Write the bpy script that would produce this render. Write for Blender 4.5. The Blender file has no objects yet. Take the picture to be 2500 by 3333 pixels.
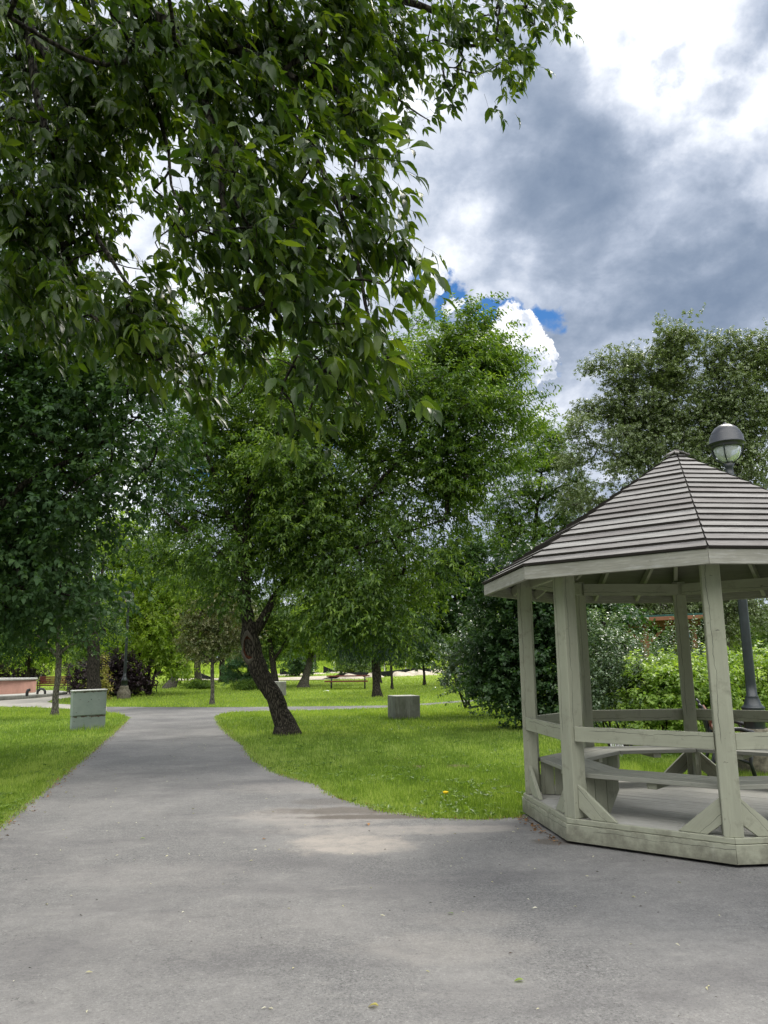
import bpy, bmesh, math, random
import numpy as np
from mathutils import Vector, Matrix
from mathutils.geometry import delaunay_2d_cdt

rng = np.random.default_rng(7)
random.seed(7)
SC = bpy.context.scene
COL = SC.collection
PI = math.pi

# ------------------------------------------------------------------ camera
PITCH, ROLL, FPX, EYE = .1955, -.0105, 2535., 1.6      # focal in pixels of a 2500 x 3333 frame
_F = np.array([0, math.cos(PITCH), math.sin(PITCH)])
_U = np.array([0, -math.sin(PITCH), math.cos(PITCH)])
_R = np.array([1., 0, 0])
CR = math.cos(ROLL) * _R + math.sin(ROLL) * _U
CU = -math.sin(ROLL) * _R + math.cos(ROLL) * _U
cam = bpy.data.cameras.new('camera')
co = bpy.data.objects.new('camera', cam)
COL.objects.link(co)
M = Matrix(((CR[0], CU[0], -_F[0], 0), (CR[1], CU[1], -_F[1], 0), (CR[2], CU[2], -_F[2], EYE), (0, 0, 0, 1)))
co.matrix_world = M
cam.sensor_fit = 'VERTICAL'
cam.sensor_height = 36
cam.lens = FPX / 3333 * 36
cam.clip_start = .05
cam.clip_end = 3000
SC.camera = co
SC.render.resolution_x, SC.render.resolution_y = 768, 1024
SC.view_settings.view_transform = 'Standard'
SC.view_settings.look = 'None'
SC.view_settings.exposure = 1.12
SC.view_settings.gamma = 1
SC.cycles.max_bounces = 6
SC.cycles.diffuse_bounces = 3
SC.cycles.transmission_bounces = 4
SC.cycles.transparent_max_bounces = 8


def ray(x, y):                       # direction of a point of the 1659 x 2212 view of the photograph
    return _F + CR * (x * 1.507 - 1250) / FPX - CU * (y * 1.507 - 1666.5) / FPX


def sight(x, y, Y):                  # world point at depth Y along that direction
    d = ray(x, y)
    p = d * (Y / d[1])
    return np.array([p[0], p[1], p[2] + EYE])


# terrain height: flat lawn, then a gentle rise
HB = [(-60, 0), (32, 0), (88, 1.04), (152, 2.5), (260, 3.6), (900, 4.0)]
HX = np.array([h[0] for h in HB], float)
HZ = np.array([h[1] for h in HB], float)


def hgt(y):
    return np.interp(y, HX, HZ)


def ground(x, y):                    # where that direction meets the terrain
    d = ray(x, y)
    lo, hi = 1., 600.
    f = lambda Y: EYE + d[2] / d[1] * Y - hgt(Y)
    Ys = np.linspace(1, 600, 6000)
    v = EYE + d[2] / d[1] * Ys - hgt(Ys)
    i = np.argmax(v < 0)
    if v[i] >= 0:
        i = len(Ys) - 1
    Y = Ys[i]
    return np.array([d[0] / d[1] * Y, Y, hgt(Y)])


def g2(x, y):
    g = ground(x, y)
    return (g[0], g[1])


# ------------------------------------------------------------------ node helpers
class NT:
    def __init__(s, tree):
        s.t = tree
        s.n = tree.nodes
        s.l = tree.links

    def add(s, typ, **kw):
        nd = s.n.new(typ)
        for k, v in kw.items():
            setattr(nd, k, v)
        return nd

    def put(s, sock, v):
        if v is None:
            return
        if hasattr(v, 'is_linked') or isinstance(v, bpy.types.NodeSocket):
            s.l.new(v, sock)
        else:
            sock.default_value = v

    def math(s, op, a, b=None, c=None, clamp=False):
        nd = s.add('ShaderNodeMath', operation=op, use_clamp=clamp)
        s.put(nd.inputs[0], a)
        s.put(nd.inputs[1], b)
        if c is not None:
            s.put(nd.inputs[2], c)
        return nd.outputs[0]

    def vmath(s, op, a, b=None):
        nd = s.add('ShaderNodeVectorMath', operation=op)
        s.put(nd.inputs[0], a)
        s.put(nd.inputs[1], b)
        return nd.outputs['Value'] if op in ('DOT_PRODUCT', 'LENGTH', 'DISTANCE') else nd.outputs[0]

    def noise(s, vec, scale, detail=4, rough=.5, dist=0., out=0):
        nd = s.add('ShaderNodeTexNoise')
        s.put(nd.inputs['Vector'], vec)
        nd.inputs['Scale'].default_value = scale
        nd.inputs['Detail'].default_value = detail
        nd.inputs['Roughness'].default_value = rough
        nd.inputs['Distortion'].default_value = dist
        return nd.outputs[out]

    def rng(s, v, a, b, c=0., d=1., smooth=False):
        nd = s.add('ShaderNodeMapRange', clamp=True)
        if smooth:
            nd.interpolation_type = 'SMOOTHSTEP'
        s.put(nd.inputs[0], v)
        for i, q in enumerate((a, b, c, d)):
            nd.inputs[i + 1].default_value = q
        return nd.outputs[0]

    def ramp(s, v, stops):
        nd = s.add('ShaderNodeValToRGB')
        s.put(nd.inputs[0], v)
        e = nd.color_ramp.elements
        while len(e) < len(stops):
            e.new(.5)
        for q, (p, c) in zip(e, stops):
            q.position = p
            q.color = (*c, 1)
        return nd.outputs[0]

    def mix(s, f, a, b, mode='MIX'):
        nd = s.add('ShaderNodeMix', data_type='RGBA', blend_type=mode)
        s.put(nd.inputs[0], f)
        for k, v in ((6, a), (7, b)):
            if isinstance(v, tuple) and len(v) == 3:
                v = (*v, 1)
            s.put(nd.inputs[k], v)
        return nd.outputs[2]

    def mapping(s, vec, scale=(1, 1, 1), loc=(0, 0, 0)):
        nd = s.add('ShaderNodeMapping')
        s.put(nd.inputs[0], vec)
        nd.inputs['Scale'].default_value = scale
        nd.inputs['Location'].default_value = loc
        return nd.outputs[0]

    def bump(s, h, strength=.3, dist=.01):
        nd = s.add('ShaderNodeBump')
        nd.inputs['Strength'].default_value = strength
        nd.inputs['Distance'].default_value = dist
        s.put(nd.inputs['Height'], h)
        return nd.outputs[0]


def new_mat(name):
    m = bpy.data.materials.new(name)
    m.use_nodes = True
    t = NT(m.node_tree)
    b = t.n['Principled BSDF']
    return m, t, b


# ------------------------------------------------------------------ sky and sun
SUN_AZ, SUN_EL = math.radians(32), math.radians(52)      # azimuth to the right of the view
world = bpy.data.worlds.new('World')
SC.world = world
world.use_nodes = True
w = NT(world.node_tree)
bg = w.n['Background']
tc = w.add('ShaderNodeTexCoord')
dirv = tc.outputs['Generated']
sky = w.add('ShaderNodeTexSky', sky_type='NISHITA')
sky.sun_disc = False
sky.sun_elevation = SUN_EL
sky.sun_rotation = SUN_AZ
sky.air_density = 1.2
sky.dust_density = .6
skyc = w.mix(1.0, sky.outputs[0], (.0105, .0235, .0395), 'MULTIPLY')
# cloud plane coordinates (perspective of a flat cloud layer)
sep = w.add('ShaderNodeSeparateXYZ')
w.put(sep.inputs[0], dirv)
zz = w.math('ADD', w.math('MAXIMUM', sep.outputs[2], 0.0), .42)
cb = w.add('ShaderNodeCombineXYZ')
w.put(cb.inputs[0], w.math('DIVIDE', sep.outputs[0], zz))
w.put(cb.inputs[1], w.math('DIVIDE', sep.outputs[1], zz))
w.put(cb.inputs[2], 0.0)
plane = cb.outputs[0]
n_big = w.noise(w.mapping(plane, loc=(3.1, 1.7, 0)), 2.6, 7, .52, .25)
n_mid = w.noise(w.mapping(plane, loc=(7.3, 2.2, 0)), 6.5, 8, .58, .15)
n_fine = w.noise(w.mapping(plane, loc=(1.3, 5.2, 4)), 17, 8, .6, .1)
warp = w.add('ShaderNodeVectorMath', operation='SUBTRACT')
w.put(warp.inputs[0], w.noise(dirv, 7.0, 6, .55, out=1))
warp.inputs[1].default_value = (.5, .5, .5)
wsc = w.add('ShaderNodeVectorMath', operation='SCALE')
w.put(wsc.inputs[0], warp.outputs[0])
wsc.inputs['Scale'].default_value = .20
dirw = w.vmath('ADD', dirv, wsc.outputs[0])
warp2 = w.add('ShaderNodeVectorMath', operation='SUBTRACT')
w.put(warp2.inputs[0], w.noise(dirv, 22.0, 6, .6, out=1))
warp2.inputs[1].default_value = (.5, .5, .5)
wsc2 = w.add('ShaderNodeVectorMath', operation='SCALE')
w.put(wsc2.inputs[0], warp2.outputs[0])
wsc2.inputs['Scale'].default_value = .07
dirw2 = w.vmath('ADD', dirv, wsc2.outputs[0])


def blob(x, y, r, soft=.6, src=None, sx=1.0):
    """smooth patch of sky round a direction; r in view pixels"""
    d = ray(x, y)
    d = d / np.linalg.norm(d)
    dist = w.vmath('DISTANCE', dirw if src is None else src, tuple(float(q) for q in d))
    R_ = r * 1.507 / FPX
    return w.rng(dist, R_ * (1 - soft), R_ * (1 + soft), 1., 0., True)


def acc(terms):
    o = None
    for k, b in terms:
        q = w.math('MULTIPLY', b, k)
        o = q if o is None else w.math('ADD', o, q)
    return o


lum = w.math('ADD', .525, w.math('MULTIPLY', w.math('SUBTRACT', n_big, .5), .50))
lum = w.math('ADD', lum, w.math('MULTIPLY', w.math('SUBTRACT', n_mid, .5), .46))
lum = w.math('ADD', lum, w.math('MULTIPLY', w.math('SUBTRACT', n_fine, .5), .26))
lum = w.math('ADD', lum, acc([
    (.32, blob(1440, 60, 130, .6)), (.26, blob(1640, 215, 60, .6)), (.26, blob(1290, 0, 80, .6)), (.26, blob(1560, 150, 90, .6)), (.12, blob(1400, 210, 50, .7)),
    (-.24, blob(1630, 50, 60, .6)), (-.34, blob(1440, 150, 26, .7, dirw2)), (-.28, blob(1335, 80, 34, .7, dirw2)), (-.26, blob(1545, 225, 40, .7, dirw2)), (-.16, blob(1620, 190, 40, .7, dirw2)),
    (-.16, blob(1290, 350, 140, .7)), (-.12, blob(1180, 430, 120, .7)), (-.08, blob(1130, 570, 160, .8)), (-.13, blob(1210, 220, 90, .7)), (-.04, blob(1110, 190, 60, .7)),
    (-.24, blob(1630, 640, 170, .7)), (-.15, blob(1450, 660, 150, .8)), (-.10, blob(1270, 660, 120, .8)), (-.10, blob(1560, 330, 90, .7)),
    (.10, blob(1000, 510, 110, .8)), (.20, blob(950, 570, 70, .7)), (.12, blob(930, 255, 80, .7)), (.08, blob(1040, 340, 60, .7)), (.22, blob(1600, 350, 50, .6)), (.20, blob(1640, 430, 55, .6)), (.12, blob(1490, 300, 50, .6)),
    (.10, blob(1450, 470, 80, .8)), (.10, blob(1150, 600, 60, .7)), (.16, blob(780, 150, 180, .7)), (.16, blob(400, 560, 380, .8)), (.22, blob(250, 1120, 90, .6)),
]))
# billows: the side of each puff that faces the sun is brighter
r_a = w.noise(w.mapping(plane, loc=(2.2, 9.1, 0)), 4.2, 7, .56, .35)
r_b = w.noise(w.mapping(plane, loc=(2.2 - .035, 9.1 - .055, 0)), 4.2, 7, .56, .35)
lum = w.math('ADD', lum, w.math('MULTIPLY', w.math('SUBTRACT', r_b, r_a), .85))
r_c = w.noise(w.mapping(plane, loc=(5.2, 3.1, 1)), 12., 7, .6, .2)
r_d = w.noise(w.mapping(plane, loc=(5.2 - .014, 3.1 - .02, 1)), 12., 7, .6, .2)
lum = w.math('ADD', lum, w.math('MULTIPLY', w.math('SUBTRACT', r_d, r_c), .55))
# added bright cloud in the unseen sky behind, fill light for the gazebo fronts
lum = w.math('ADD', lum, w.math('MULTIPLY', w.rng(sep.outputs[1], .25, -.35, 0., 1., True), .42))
cloudc = w.ramp(lum, [(0., (.104, .136, .192)), (.18, (.132, .165, .222)), (.34, (.175, .208, .267)), (.50, (.245, .278, .340)), (.66, (.355, .382, .435)), (.84, (.505, .525, .56)), (1.0, (.72, .73, .745))])
# blue holes
hole = acc([(1.0, blob(970, 640, 42, .5, dirw2)), (.95, blob(1055, 685, 42, .5, dirw2)), (.8, blob(1195, 695, 38, .6, dirw2)), (.55, blob(905, 600, 30, .6, dirw2)), (.6, blob(1120, 680, 26, .6, dirw2)),
            (.55, blob(420, 1010, 90, .8, dirw2)), (.5, blob(690, 1000, 60, .8, dirw2)), (.5, blob(1210, 800, 18, .6, dirw2))])
hole = w.math('ADD', hole, w.math('MULTIPLY', w.math('SUBTRACT', n_fine, .5), 1.5))
holem = w.rng(hole, .28, .80, 0., 1., True)
base = w.mix(holem, cloudc, skyc)
# white cumulus heaps in front
cum = acc([(1.0, blob(1110, 735, 62, .35, dirw2)), (1.0, blob(1150, 790, 52, .35, dirw2)), (.9, blob(1060, 735, 34, .4, dirw2)), (.9, blob(1185, 805, 26, .4, dirw2)), (.8, blob(985, 655, 22, .5, dirw2)), (.9, blob(925, 610, 28, .5, dirw2)), (.8, blob(1150, 690, 18, .5, dirw2))])
cumm = w.rng(w.math('ADD', cum, w.math('MULTIPLY', w.math('SUBTRACT', n_fine, .5), .8)), .35, .55, 0., 1., True)
puff = w.noise(dirw2, 30, 6, .6, .2)
cumc = w.ramp(w.math('ADD', puff, w.math('MULTIPLY', blob(1120, 790, 60, .8), -.26)), [(.22, (.21, .245, .30)), (.42, (.37, .395, .445)), (.52, (.57, .58, .60)), (1., (.72, .72, .72))])
allc = w.mix(cumm, base, cumc)
allc = w.mix(1.0, allc, w.ramp(w.rng(sep.outputs[1], .15, -.45, 0., 1., True), [(0., (1, 1, 1)), (1., (2.7, 2.65, 2.55))]), 'MULTIPLY')  # unseen sky behind multiplied up as added fill light
# added dark band low in the unseen sky behind, limits light inside the gazebo
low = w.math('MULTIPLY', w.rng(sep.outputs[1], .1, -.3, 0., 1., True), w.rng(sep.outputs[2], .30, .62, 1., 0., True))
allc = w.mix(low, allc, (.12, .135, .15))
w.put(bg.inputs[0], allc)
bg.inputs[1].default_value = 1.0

sd = bpy.data.lights.new('sun', 'SUN')
sd.energy = 1.5
sd.angle = math.radians(22)
sd.color = (1, .95, .86)
so = bpy.data.objects.new('sun', sd)
COL.objects.link(so)
sv = Vector((math.sin(SUN_AZ) * math.cos(SUN_EL), math.cos(SUN_AZ) * math.cos(SUN_EL), math.sin(SUN_EL)))
so.rotation_euler = sv.to_track_quat('Z', 'Y').to_euler()
so.location = (0, 0, 30)


# ------------------------------------------------------------------ object helpers
def tag(o, label=None, cat=None, group=None, kind=None):
    if label:
        o['label'] = label
    if cat:
        o['category'] = cat
    if group:
        o['group'] = group
    if kind:
        o['kind'] = kind
    return o


def thing(name, label, cat, loc=(0, 0, 0), rz=0., group=None):
    o = bpy.data.objects.new(name, None)
    COL.objects.link(o)
    o.location = tuple(float(q) for q in loc)
    o.rotation_euler = (0, 0, rz)
    o.empty_display_size = .2
    return tag(o, label, cat, group)


def link(name, me, mat, parent=None, origin=None):
    o = bpy.data.objects.new(name, me)
    COL.objects.link(o)
    if mat is not None:
        for m in (mat if isinstance(mat, (list, tuple)) else [mat]):
            me.materials.append(m)
    if parent is not None:
        o.parent = parent
    return o


def copy_tree(o, parent=None, label=None, group=None):
    c = o.copy()
    COL.objects.link(c)
    c.parent = parent
    if label:
        c['label'] = label
    if group:
        c['group'] = group
    for ch in [q for q in list(bpy.data.objects) if q.parent == o]:
        copy_tree(ch, c)
    return c


def np_mesh(name, V, F, smooth=False, rnd=None, uv=None):
    """V (n,3), F (m,k) all with the same k"""
    V = np.ascontiguousarray(V, dtype=np.float32)
    F = np.ascontiguousarray(F, dtype=np.int32)
    me = bpy.data.meshes.new(name)
    m, k = F.shape
    me.vertices.add(len(V))
    me.vertices.foreach_set('co', V.ravel())
    me.loops.add(m * k)
    me.loops.foreach_set('vertex_index', F.ravel())
    me.polygons.add(m)
    me.polygons.foreach_set('loop_start', np.arange(0, m * k, k, dtype=np.int32))
    me.polygons.foreach_set('loop_total', np.full(m, k, dtype=np.int32))
    if smooth:
        me.polygons.foreach_set('use_smooth', np.ones(m, dtype=bool))
    if rnd is not None:
        a = me.attributes.new('rnd', 'FLOAT', 'FACE')
        a.data.foreach_set('value', np.ascontiguousarray(rnd, dtype=np.float32))
    me.update(calc_edges=True)
    return me


def unit(v):
    v = np.asarray(v, float)
    return v / np.maximum(np.linalg.norm(v, axis=-1, keepdims=True), 1e-9)


# ---- mesh collector with UVs along the length of each board
class MB:
    def __init__(s):
        s.bm = bmesh.new()
        s.uv = s.bm.loops.layers.uv.new('UVMap')
        s.k = 0

    def poly(s, pts, uvs=None, mi=0, smooth=False):
        vs = [s.bm.verts.new(tuple(float(c) for c in p)) for p in pts]
        f = s.bm.faces.new(vs)
        f.material_index = mi
        f.smooth = smooth
        if uvs:
            for l, q in zip(f.loops, uvs):
                l[s.uv].uv = q
        return f

    def prism(s, prof, n, mi=0, udir=None, bev=0.):
        """extrude polygon prof (list of 3d) by vector n; uv from udir"""
        s.k += 1
        prof = [Vector(tuple(float(c) for c in p)) for p in prof]
        n = Vector(tuple(float(c) for c in n))
        ud = Vector(tuple(float(c) for c in udir)).normalized() if udir is not None else (prof[1] - prof[0]).normalized()
        off = s.k * 3.37
        b = bmesh.new()
        bot = [b.verts.new(p) for p in prof]
        top = [b.verts.new(p + n) for p in prof]
        b.faces.new(bot[::-1])
        b.faces.new(top)
        L = len(prof)
        for i in range(L):
            j = (i + 1) % L
            b.faces.new((bot[i], bot[j], top[j], top[i]))
        bmesh.ops.recalc_face_normals(b, faces=b.faces)
        if bev > 0:
            bmesh.ops.bevel(b, geom=list(b.edges), offset=bev, segments=1, affect='EDGES')
        vm = {}
        for v in b.verts:
            vm[v] = s.bm.verts.new(v.co)
        for f in b.faces:
            nf = s.bm.faces.new([vm[v] for v in f.verts])
            nf.material_index = mi
            nr = f.normal
            vd = nr.cross(ud)
            if vd.length < .3:
                vd = ud.orthogonal()
            vd.normalize()
            c0 = sum(prof, Vector()) / L + n / 2
            for l in nf.loops:
                q = l.vert.co
                l[s.uv].uv = ((q - c0).dot(ud) + off, (q - c0).dot(vd) + off * 2.0)
        b.free()

    def beam(s, a, b, wv, hv, mi=0, bev=.004):
        """box from a to b (centre line), full width vector wv, full height vector hv"""
        a, b, wv, hv = (np.asarray(q, float) for q in (a, b, wv, hv))
        p = [a - wv / 2 - hv / 2, a + wv / 2 - hv / 2, a + wv / 2 + hv / 2, a - wv / 2 + hv / 2]
        s.prism(p, b - a, mi, b - a, bev)

    def box(s, c, d, rz=0., mi=0, bev=.004, u=None):
        c = np.asarray(c, float)
        ca, sa = math.cos(rz), math.sin(rz)
        X = np.array([ca, sa, 0]) * d[0]
        Y = np.array([-sa, ca, 0]) * d[1]
        Z = np.array([0, 0, d[2]])
        ax = [X, Y, Z]
        k = int(np.argmax(d)) if u is None else u
        o = [q for i, q in enumerate(ax) if i != k]
        s.beam(c - ax[k] / 2, c + ax[k] / 2, o[0], o[1], mi, bev)

    def tube(s, pts, rad, n=10, mi=0, cap=True, smooth=True):
        pts = [Vector(tuple(float(c) for c in p)) for p in pts]
        if not hasattr(rad, '__len__'):
            rad = [rad] * len(pts)
        rings = []
        ref = None
        for i, p in enumerate(pts):
            t = (pts[min(i + 1, len(pts) - 1)] - pts[max(i - 1, 0)]).normalized()
            if ref is None:
                ref = t.orthogonal().normalized()
            ref = (ref - t * ref.dot(t)).normalized()
            bi = t.cross(ref)
            rings.append([s.bm.verts.new(p + (ref * math.cos(a) + bi * math.sin(a)) * rad[i]) for a in [2 * PI * k / n for k in range(n)]])
        for i in range(len(rings) - 1):
            for k in range(n):
                f = s.bm.faces.new((rings[i][k], rings[i][(k + 1) % n], rings[i + 1][(k + 1) % n], rings[i + 1][k]))
                f.smooth = smooth
                f.material_index = mi
        if cap:
            for r_ in (rings[0][::-1], rings[-1]):
                f = s.bm.faces.new(r_)
                f.material_index = mi

    def lathe(s, prof, c=(0, 0, 0), n=28, mi=0, smooth=True):
        rings = []
        for r_, z in prof:
            rings.append([s.bm.verts.new((c[0] + r_ * math.cos(a), c[1] + r_ * math.sin(a), c[2] + z)) for a in [2 * PI * k / n for k in range(n)]] if r_ > 1e-5 else [s.bm.verts.new((c[0], c[1], c[2] + z))])
        for A, B in zip(rings, rings[1:]):
            for k in range(n):
                j = (k + 1) % n
                if len(A) == 1 and len(B) == 1:
                    continue
                q = (A[0], B[j], B[k]) if len(A) == 1 else ((A[k], A[j], B[0]) if len(B) == 1 else (A[k], A[j], B[j], B[k]))
                f = s.bm.faces.new(q)
                f.smooth = smooth
                f.material_index = mi

    def build(s, name, mat, parent=None, smooth_angle=None):
        me = bpy.data.meshes.new(name)
        bmesh.ops.recalc_face_normals(s.bm, faces=s.bm.faces)
        s.bm.to_mesh(me)
        s.bm.free()
        return link(name, me, mat, parent)


# ------------------------------------------------------------------ materials
def wood_mat(name, base, dark, light, rough=.62, grain=1., crack=True, patch=.35, spec=.3, worn=None, dirt=False, board=False):
    m, t, b = new_mat(name)
    uv = t.add('ShaderNodeUVMap').outputs[0]
    g1 = t.noise(t.mapping(uv, (2.2, 60, 1)), 1.0, 5, .6, .6)
    g2_ = t.noise(t.mapping(uv, (9, 260, 1)), 1.0, 4, .6, .3)
    blot = t.noise(t.mapping(uv, (1.4, 5, 1)), 1.3, 4, .6)
    knot = t.noise(t.mapping(uv, (14, 22, 1)), 1.0, 2, .4)
    v = t.math('ADD', t.math('MULTIPLY', g1, .55), t.math('MULTIPLY', g2_, .45))
    c = t.ramp(v, [(.30, dark), (.52, base), (.72, light)])
    c = t.mix(t.rng(blot, .38, .62, 0, patch), c, tuple(q * .62 for q in base))
    c = t.mix(t.rng(knot, .70, .76, 0, .45), c, tuple(q * .35 for q in base))
    if worn:
        wn = t.noise(t.mapping(uv, (3, 16, 1)), 1.6, 7, .68)
        c = t.mix(t.rng(wn, .52, .66, 0, .75), c, worn)
    if crack:
        sp = t.add('ShaderNodeSeparateXYZ')
        t.put(sp.inputs[0], uv)
        wob = t.noise(t.mapping(uv, (2.5, .0, 1)), 1.0, 5, .6)
        # one thin drying check wandering along each board
        fr = t.math('FRACT', t.math('DIVIDE', t.math('ADD', sp.outputs[1], t.math('MULTIPLY', wob, .10)), .21))
        ln = t.math('ABSOLUTE', t.math('SUBTRACT', fr, .5))
        ck = t.rng(ln, .004, .013, 1., 0.)
        msk = t.rng(t.noise(t.mapping(uv, (.9, .6, 1), (5, 3, 0)), 1.2, 2, .5), .50, .55)
        ck = t.math('MULTIPLY', ck, msk)
        c = t.mix(ck, c, tuple(q * .12 for q in base))
        h = t.math('SUBTRACT', v, t.math('MULTIPLY', ck, 1.5))
    else:
        h = v
    if dirt:
        # rain splash and scuffs low on the boards, nail heads in rows
        ob = t.add('ShaderNodeTexCoord').outputs['Object']
        so_ = t.add('ShaderNodeSeparateXYZ')
        t.put(so_.inputs[0], ob)
        dn = t.noise(ob, 7, 7, .68)
        lowz = t.rng(so_.outputs[2], .02, .22, .34, 0.)
        c = t.mix(t.math('MULTIPLY', t.rng(t.math('ADD', dn, lowz), .56, .80), .6), c, (.10, .092, .068))
        scuff = t.noise(t.mapping(ob, (3, 3, 9)), 2.2, 8, .72)
        c = t.mix(t.rng(scuff, .655, .69, 0, .75), c, (.07, .062, .05))
        pale = t.noise(t.mapping(ob, (4, 4, 1.5)), 1.8, 7, .7)
        c = t.mix(t.rng(pale, .62, .72, 0, .28), c, (.45, .45, .39))
    if board:
        bv = t.add('ShaderNodeAttribute', attribute_name='rnd').outputs['Fac']
        c = t.mix(1.0, c, t.ramp(bv, [(0., (.66, .635, .63)), (.5, (.82, .81, .80)), (1., (1.0, 1.0, .99))]), 'MULTIPLY')
    t.put(b.inputs['Base Color'], c)
    b.inputs['Roughness'].default_value = rough
    b.inputs['Specular IOR Level'].default_value = spec
    t.put(b.inputs['Normal'], t.bump(h, .45 * grain, .004))
    return m


PAINT = wood_mat('painted_wood', (.348, .354, .270), (.312, .318, .242), (.378, .384, .295), .6, .6, True, .30, dirt=True)
PAINT_OLD = wood_mat('weathered_fascia', (.34, .33, .285), (.21, .205, .18), (.44, .43, .39), .8, .8, False, .5, worn=(.40, .39, .37))
DECK = wood_mat('deck_boards', (.42, .41, .37), (.30, .29, .26), (.52, .51, .47), .7, .8, False, .3, worn=(.50, .49, .46))
SEAT = wood_mat('bench_boards', (.30, .30, .255), (.21, .21, .17), (.36, .36, .31), .5, .7, True, .25, .5)
ROOF = wood_mat('grey_cedar_boards', (.31, .302, .292), (.10, .094, .092), (.54, .53, .515), .85, 1.0, False, .42, .15, worn=(.17, .15, .145), board=True)
ROOF_BUTT = wood_mat('board_ends', (.060, .052, .050), (.035, .03, .029), (.10, .09, .085), .9, .5, False, .3, .1)
UNDER = wood_mat('roof_underside', (.16, .16, .125), (.11, .11, .085), (.2, .2, .16), .75, .6, False, .3)
REDWOOD = wood_mat('red_slats', (.16, .045, .030), (.09, .025, .018), (.22, .07, .045), .5, .5, False, .3)
TIMBER = wood_mat('reddish_timber', (.24, .10, .055), (.15, .06, .03), (.33, .15, .08), .7, .5, False, .3)


def flat_mat(name, col, rough=.5, metal=0., spec=.5, var=.25, scale=6., bump=.15):
    m, t, b = new_mat(name)
    o = t.add('ShaderNodeTexCoord').outputs['Object']
    n = t.noise(o, scale, 6, .6)
    t.put(b.inputs['Base Color'], t.mix(t.rng(n, .3, .7), tuple(q * (1 - var) for q in col), tuple(q * (1 + var) for q in col)))
    b.inputs['Roughness'].default_value = rough
    b.inputs['Metallic'].default_value = metal
    b.inputs['Specular IOR Level'].default_value = spec
    t.put(b.inputs['Normal'], t.bump(t.noise(o, scale * 8, 4), bump, .004))
    return m


IRON = flat_mat('black_cast_iron', (.018, .019, .021), .42, 0, .5, .3, 9)
POLE = flat_mat('dark_green_black_paint', (.020, .026, .028), .38, 0, .55, .3, 7)
LCAP = flat_mat('grey_black_lamp_cap', (.030, .032, .038), .36, 0, .6, .25, 8)
PINK = flat_mat('faded_pink_paint', (.46, .255, .205), .8, 0, .2, .18, 1.5)
RIM = flat_mat('pale_stone', (.50, .50, .47), .85, 0, .2, .2, 3)
BARKSTONE = flat_mat('mossy_concrete', (.16, .145, .11), .95, 0, .1, .6, 14, .9)
WHITEP = flat_mat('white_plastic', (.62, .62, .60), .5, 0, .4, .1, 8)
BLACKF = flat_mat('black_fabric', (.012, .013, .015), .8, 0, .2, .4, 4)
GREENROOF = flat_mat('green_roof', (.02, .07, .06), .6, 0, .3, .2, 4)
BLUE = flat_mat('blue_panel', (.03, .12, .28), .5, 0, .4, .2, 8)
STEEL = flat_mat('grey_steel', (.25, .26, .27), .45, .3, .5, .2, 8)
PEACH = flat_mat('pale_tan_fungus', (.60, .33, .17), .8, 0, .2, .2, 20)
LITTER = flat_mat('dry_leaf', (.24, .13, .055), .8, 0, .2, .7, 12)


def concrete_mat():
    m, t, b = new_mat('weathered_concrete')
    o = t.add('ShaderNodeTexCoord').outputs['Object']
    n = t.noise(o, 3, 8, .65)
    st = t.noise(t.mapping(o, (9, 9, 1.2)), 1.0, 6, .6)
    c = t.ramp(n, [(.3, (.115, .118, .098)), (.5, (.165, .165, .14)), (.7, (.22, .22, .20))])
    c = t.mix(t.rng(st, .52, .64, 0, .6), c, (.30, .30, .28))
    c = t.mix(t.rng(t.noise(o, 60, 3), .62, .7, 0, .6), c, (.06, .06, .05))
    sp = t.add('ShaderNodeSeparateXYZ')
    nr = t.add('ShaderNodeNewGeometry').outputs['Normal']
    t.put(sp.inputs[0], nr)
    c = t.mix(t.rng(sp.outputs[2], .5, .9), c, (.50, .49, .44))  # upward faces paler: light from above put into the colour
    t.put(b.inputs['Base Color'], c)
    b.inputs['Roughness'].default_value = .9
    t.put(b.inputs['Normal'], t.bump(n, .5, .02))
    return m


CONC = concrete_mat()


def cabinet_mat():
    m, t, b = new_mat('chipped_grey_green_paint')
    o = t.add('ShaderNodeTexCoord').outputs['Object']
    n = t.noise(o, 4, 6, .6)
    c = t.mix(t.rng(n, .3, .7), (.205, .245, .225), (.26, .30, .275))
    ch = t.noise(t.mapping(o, (1, 1, 2.2)), 11, 5, .6)
    sp = t.add('ShaderNodeSeparateXYZ')
    t.put(sp.inputs[0], o)
    b1 = t.rng(t.math('ABSOLUTE', t.math('SUBTRACT', sp.outputs[2], .355)), .0, .045, .22, 0.)
    b2 = t.rng(t.math('ABSOLUTE', t.math('SUBTRACT', sp.outputs[2], 1.0)), .0, .05, .16, 0.)
    cc = t.rng(t.math('ADD', ch, t.math('ADD', b1, b2)), .655, .68)
    c = t.mix(cc, c, (.075, .05, .035))
    t.put(b.inputs['Base Color'], c)
    b.inputs['Roughness'].default_value = .55
    return m


CAB = cabinet_mat()


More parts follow.
